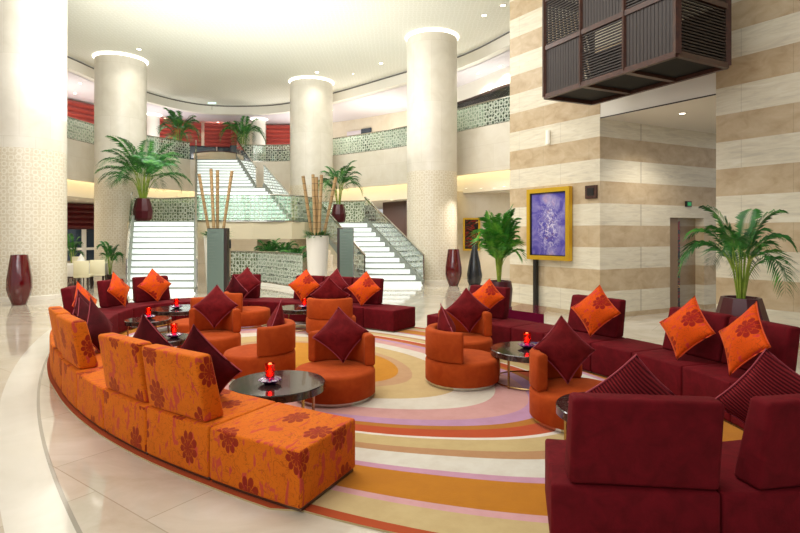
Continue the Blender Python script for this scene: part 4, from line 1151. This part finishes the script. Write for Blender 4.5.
# ================================================================== SWIVEL CHAIRS
def make_chair():
    root = empty('swivel_chair', (0, 0, 0), 'x', 'chair')
    R = .445
    prof = [(0, .035), (R-.02, .035), (R, .05), (R, .275), (R-.012, .302), (R-.05, .315), (0, .32)]
    MB().lathe(prof, (0, 0), 64).build('seat', 'chair', root, local=True, smooth=60)
    MB().lathe([(0, 0), (R-.03, 0), (R-.03, .034), (0, .034)], (0, 0), 48).build('plinth', 'chrome', root, local=True, smooth=40)
    # wrap-around back
    H2 = math.radians(66); n = 40; m = MB(); vs = []; fs = []
    sec = []
    th, z0, z1 = .115, .315, .665
    for z, r in ((z0, R-.02), (z0+.02, R), (z1-.03, R), (z1-.008, R-.02), (z1, R-th/2), (z1-.008, R-th+.02), (z1-.03, R-th), (z0+.02, R-th), (z0, R-th+.02)): sec.append((r, z))
    k = len(sec); cr, cz = R-th/2, (z0+z1)/2
    for i in range(-3, n+4):
        if i < 0: a = -H2-(.05*math.sin(-i/3*PI/2)); s_ = math.cos(-i/3*PI/2*.86)
        elif i > n: a = H2+(.05*math.sin((i-n)/3*PI/2)); s_ = math.cos((i-n)/3*PI/2*.86)
        else: a = -H2+2*H2*i/n; s_ = 1
        for r, z in sec:
            rr = cr+(r-cr)*s_; zz = z if z < z0+.01 and s_ == 1 else cz+(z-cz)*(1-(1-s_)*.35)
            vs.append((rr*math.sin(a), rr*math.cos(a), max(zz, z0)))
    N = n+7
    for i in range(N-1):
        for j in range(k): fs.append((i*k+j, i*k+(j+1) % k, (i+1)*k+(j+1) % k, (i+1)*k+j))
    fs.append(tuple(range(k-1, -1, -1))); fs.append(tuple(range((N-1)*k, N*k)))
    m.add(vs, fs); o = m.build('backrest', 'chair', root, local=True, smooth=60)
    bm = bmesh.new(); bm.from_mesh(o.data); bmesh.ops.recalc_face_normals(bm, faces=bm.faces[:]); bm.to_mesh(o.data); bm.free()
    return root
ch0 = make_chair()
GC = 'burnt orange swivel chairs'
chairs = [ # px, Y, back direction (deg), label
    (462, 6.47, 197, 'burnt orange swivel chair right of the carpet centre, its back turned left'),
    (577, 5.12, 133, 'round burnt orange swivel chair at right, behind the near burgundy backrest'),
    (335, 5.90, 74, 'round burnt orange swivel chair in the middle, beside the nearest oval table'),
    (260, 6.8, -12, 'round burnt orange swivel chair behind the nearest table, its back turned to the right'),
    (209.5, 7.85, 84, 'round burnt orange swivel chair with a large wine cushion, facing the camera'),
    (199, 9.1, 62, 'round burnt orange swivel chair mostly hidden behind the one with the large wine cushion'),
    (247, 10.5, 205, 'far round burnt orange swivel chair with its back at left, before the lone backrest'),
    (331, 9.6, -90, 'burnt orange swivel chair seen from behind, before the row of three backrests'),
    (461, 7.65, 66, 'burnt orange swivel chair half hidden behind the one right of the carpet centre')]
for i, (px, Y, bd, lab) in enumerate(chairs):
    o = ch0 if i == 0 else copy_tree(ch0)
    o.location = (gx(px, Y), Y, CZ); o.rotation_euler = (0, 0, math.radians(bd-90)); o['label'] = lab; o['group'] = GC
GCc = 'wine cushions on the swivel chairs'
def chair_cushion(ci, d_in, lab, m='wine', dface=0, tilt=20, S=.25, z=.72, side=0, roll=45):
    px, Y, bd, _ = chairs[ci]; a = math.radians(bd)
    x = gx(px, Y)+math.cos(a)*d_in-math.sin(a)*side; y = Y+math.sin(a)*d_in+math.cos(a)*side
    return cushion(0, 0, 0, bd+180+dface, m, lab, GCc, tilt, roll, S, pos=Vector((x, y, z+CZ)))
chair_cushion(0, .20, 'narrow, nearly edge-on wine cushion on the right middle swivel chair', dface=-8, tilt=14, z=.655, side=0, S=.215)
chair_cushion(1, .15, 'wine cushion on the swivel chair nearest the right sofa', dface=-30, z=.655, side=-.03, S=.235, roll=50)
chair_cushion(2, .17, 'wine cushion on the middle swivel chair beside the nearest table', dface=22, z=.645, S=.225, roll=40)
chair_cushion(3, .22, 'rose wine cushion standing nearly edge-on inside the turned swivel chair', dface=14, tilt=12, z=.645, S=.22, roll=47)
chair_cushion(4, .20, 'large wine cushion on the swivel chair facing the camera at left', dface=12, z=.70, S=.235, roll=44)
chair_cushion(6, .20, 'dark wine cushion edge-on on the far swivel chair', 'wine_dark', dface=30, tilt=14, z=.68, S=.24)
chair_cushion(7, .12, 'wine cushion whose tip shows above the chair seen from behind', dface=0, z=.70)
chair_cushion(8, .17, 'wine cushion facing the camera on the half hidden chair behind the right middle one', dface=30, z=.68, S=.235, side=-.05)

# ================================================================== TABLES AND CANDLES
def make_table(R, H, shape=1.0):
    root = empty('side_table', (0, 0, 0), 'x', 'table')
    f = None
    m = MB().lathe([(0, H-.075), (R-.02, H-.075), (R, H-.068), (R, H-.008), (R-.008, H), (0, H)], (0, 0), 56)
    m.v = [(x, y*shape, z) for x, y, z in m.v]; m.build('tabletop', 'table', root, local=True, smooth=40)
    for k in range(4):
        a = PI/4+k*PI/2; x, y = (R-.035)*math.cos(a), (R-.035)*math.sin(a)*shape
        MB().tube([(x, y, 0), (x, y, H-.075)], .014, 4).build('leg', 'brass', root, local=True, smooth=40)
    m = MB(); m.tube([((R-.035)*math.cos(t*PI/24), (R-.035)*math.sin(t*PI/24)*shape, .022) for t in range(49)], .010, 6, cap=False)
    m.build('base_ring', 'brass', root, local=True, smooth=40)
    return root
tables = [(278, 5.0, .44, .40, 'dark round veined table nearest the camera, candle on it, behind the orange end block', 0),
          (148.5, 8.7, .35, .40, 'small round dark table at left with a candle, behind the wine cushion peak', 0),
          (180, 10.0, .50, .40, 'dark round table at far left before the far sofa bend, candle on it', 0),
          (163, 7.15, .36, .40, 'round table glowing white between the wine cushions at left, mostly hidden', 0),
          (528, 6.45, .45, .40, 'dark round table with a candle between the two right swivel chairs', 0),
          (300, 10.1, .42, .40, 'dark round table with a candle before the row of three backrests', 0),
          (610, 4.28, .42, .40, 'dark round table mostly hidden behind the nearest burgundy backrest', 0)]
tp = {}
for px, Y, R, H, lab, rz in tables:
    if R not in tp: tp[R] = make_table(R, H); o = tp[R]
    else: o = copy_tree(tp[R])
    o.location = (gx(px, Y), Y, CZ); o['label'] = lab; o['group'] = 'dark round side tables'
# candles
def make_candle():
    root = empty('candle_lantern', (0, 0, 0), 'x', 'candle')
    MB().lathe([(0, .0), (.035, .0), (.05, .008), (.088, .03), (.092, .036), (.06, .052), (.045, .055), (0, .055)], (0, 0), 72, fac=lambda t: 1+.07*math.cos(9*t)).build('lotus_bowl', 'holder', root, local=True, smooth=60)
    gls = MB().lathe([(.034, .046), (.040, .16), (.037, .16), (.031, .05)], (0, 0), 24).build('glass', 'red_glass', root, local=True, smooth=50)
    MB().lathe([(0, .05), (.026, .05), (.026, .066), (0, .066)], (0, 0), 16).build('wax', 'cloth', root, local=True)
    MB().lathe([(0, .066), (.012, .078), (.013, .09), (.006, .112), (0, .125)], (0, 0), 12).build('flame', 'flame', gls, local=True, smooth=60)
    return root
c0 = make_candle()
cl = [(270, 4.95, 'red glass candle in purple lotus holder on the table nearest the camera'), (148.5, 8.75, 'red glass candle on the small table at left above the wine cushion peak'),
      (176.5, 9.95, 'red glass candle on the far left table before the sofa bend'), (174, 7.15, 'red glass candle between the two wine cushions at left'),
      (527, 6.5, 'red glass candle on the right table between swivel chairs'), (304.5, 10.0, 'far red glass candle before the row of three backrests')]
for i, (px, Y, lab) in enumerate(cl):
    o = c0 if i == 0 else copy_tree(c0)
    o.location = (gx(px, Y), Y, CZ+.40); o['label'] = lab; o['group'] = 'red candle lanterns'
    o.scale = (1.15,)*3
    L = bpy.data.lights.new('candle', 'POINT'); L.energy = .25; L.color = (1, .45, .15); L.shadow_soft_size = .02
    lo = bpy.data.objects.new('candle_lamp', L); COL.objects.link(lo); lo.location = (gx(px, Y), Y, CZ+.40+.16)

# ================================================================== LIGHT
def area(x, y, z, sx, sy, power, color, target, name):
    L = bpy.data.lights.new(name, 'AREA'); L.shape = 'RECTANGLE'; L.size = sx; L.size_y = sy; L.energy = power; L.color = color
    o = bpy.data.objects.new(name, L); COL.objects.link(o); o.location = (x, y, z)
    o.rotation_euler = (Vector(target)-Vector((x, y, z))).to_track_quat('-Z', 'Y').to_euler(); return o
area(-2, 7.5, 9.0, 6, 6, 480, (1, .975, .94), (-2, 7.5, 0), 'overhead_fill')  # unseen overhead fill above the seating, added to emulate downlights
area(-5, -3, 7, 8, 5, 380, (.97, .98, 1), (-4, 18, 4), 'front_fill')  # unseen fill behind the camera, added to brighten the far hall
area(-6, 14.5, 8.95, 6, 3, 560, (1, .985, .96), (-6, 16, 0), 'overhead_fill')  # second added overhead fill, kept above the view
area(-5, 16, 4.9, 9, 9, 560, (.98, 1, .97), (-5, 16.5, 9), 'ceiling_fill')  # unseen upward fill, added so the ceiling brightens and bounces
area(-4, 4, 5.2, 8, 8, 260, (.98, 1, .97), (-4, 9, 9), 'ceiling_fill')  # same kind of added fill for the nearer ceiling
for x, y in ((-16, 24.5), (-13.2, 29.5), (-6, 31), (-1, 28), (3.8, 22.6)):
    area(x, y, 6.3, 2.5, 2.5, 75, (1, .97, .96), (x, y+.01, 9), 'gallery_fill')  # added fill without a fixture, lifts the dark gallery
for x, y in ((-15.5, 22), (-9, 28), (-5, 28), (-2, 26)):
    area(x, y, 3.3, 2, 2, 100, (1, .95, .87), (x, y+.01, 0), 'soffit_fill')  # added fill for the zone under the gallery, not a visible lamp
w = bpy.data.worlds.new('World'); sc.world = w; w.use_nodes = True
w.node_tree.nodes['Background'].inputs[0].default_value = (.97, .98, 1.0, 1); w.node_tree.nodes['Background'].inputs[1].default_value = .55

cam = bpy.data.cameras.new('Camera'); co = bpy.data.objects.new('Camera', cam); COL.objects.link(co)
co.location = (0, 0, HC); co.rotation_euler = (PI/2, 0, 0)
cam.sensor_fit = 'HORIZONTAL'; cam.sensor_width = 36; cam.lens = F/800*36; cam.shift_y = -(266.5-HY)/800; cam.clip_end = 300
sc.camera = co
vs_ = sc.view_settings; vs_.view_transform = 'Standard'; vs_.look = 'None'; vs_.gamma = 1; vs_.exposure = 0.2; vs_.use_curve_mapping = False
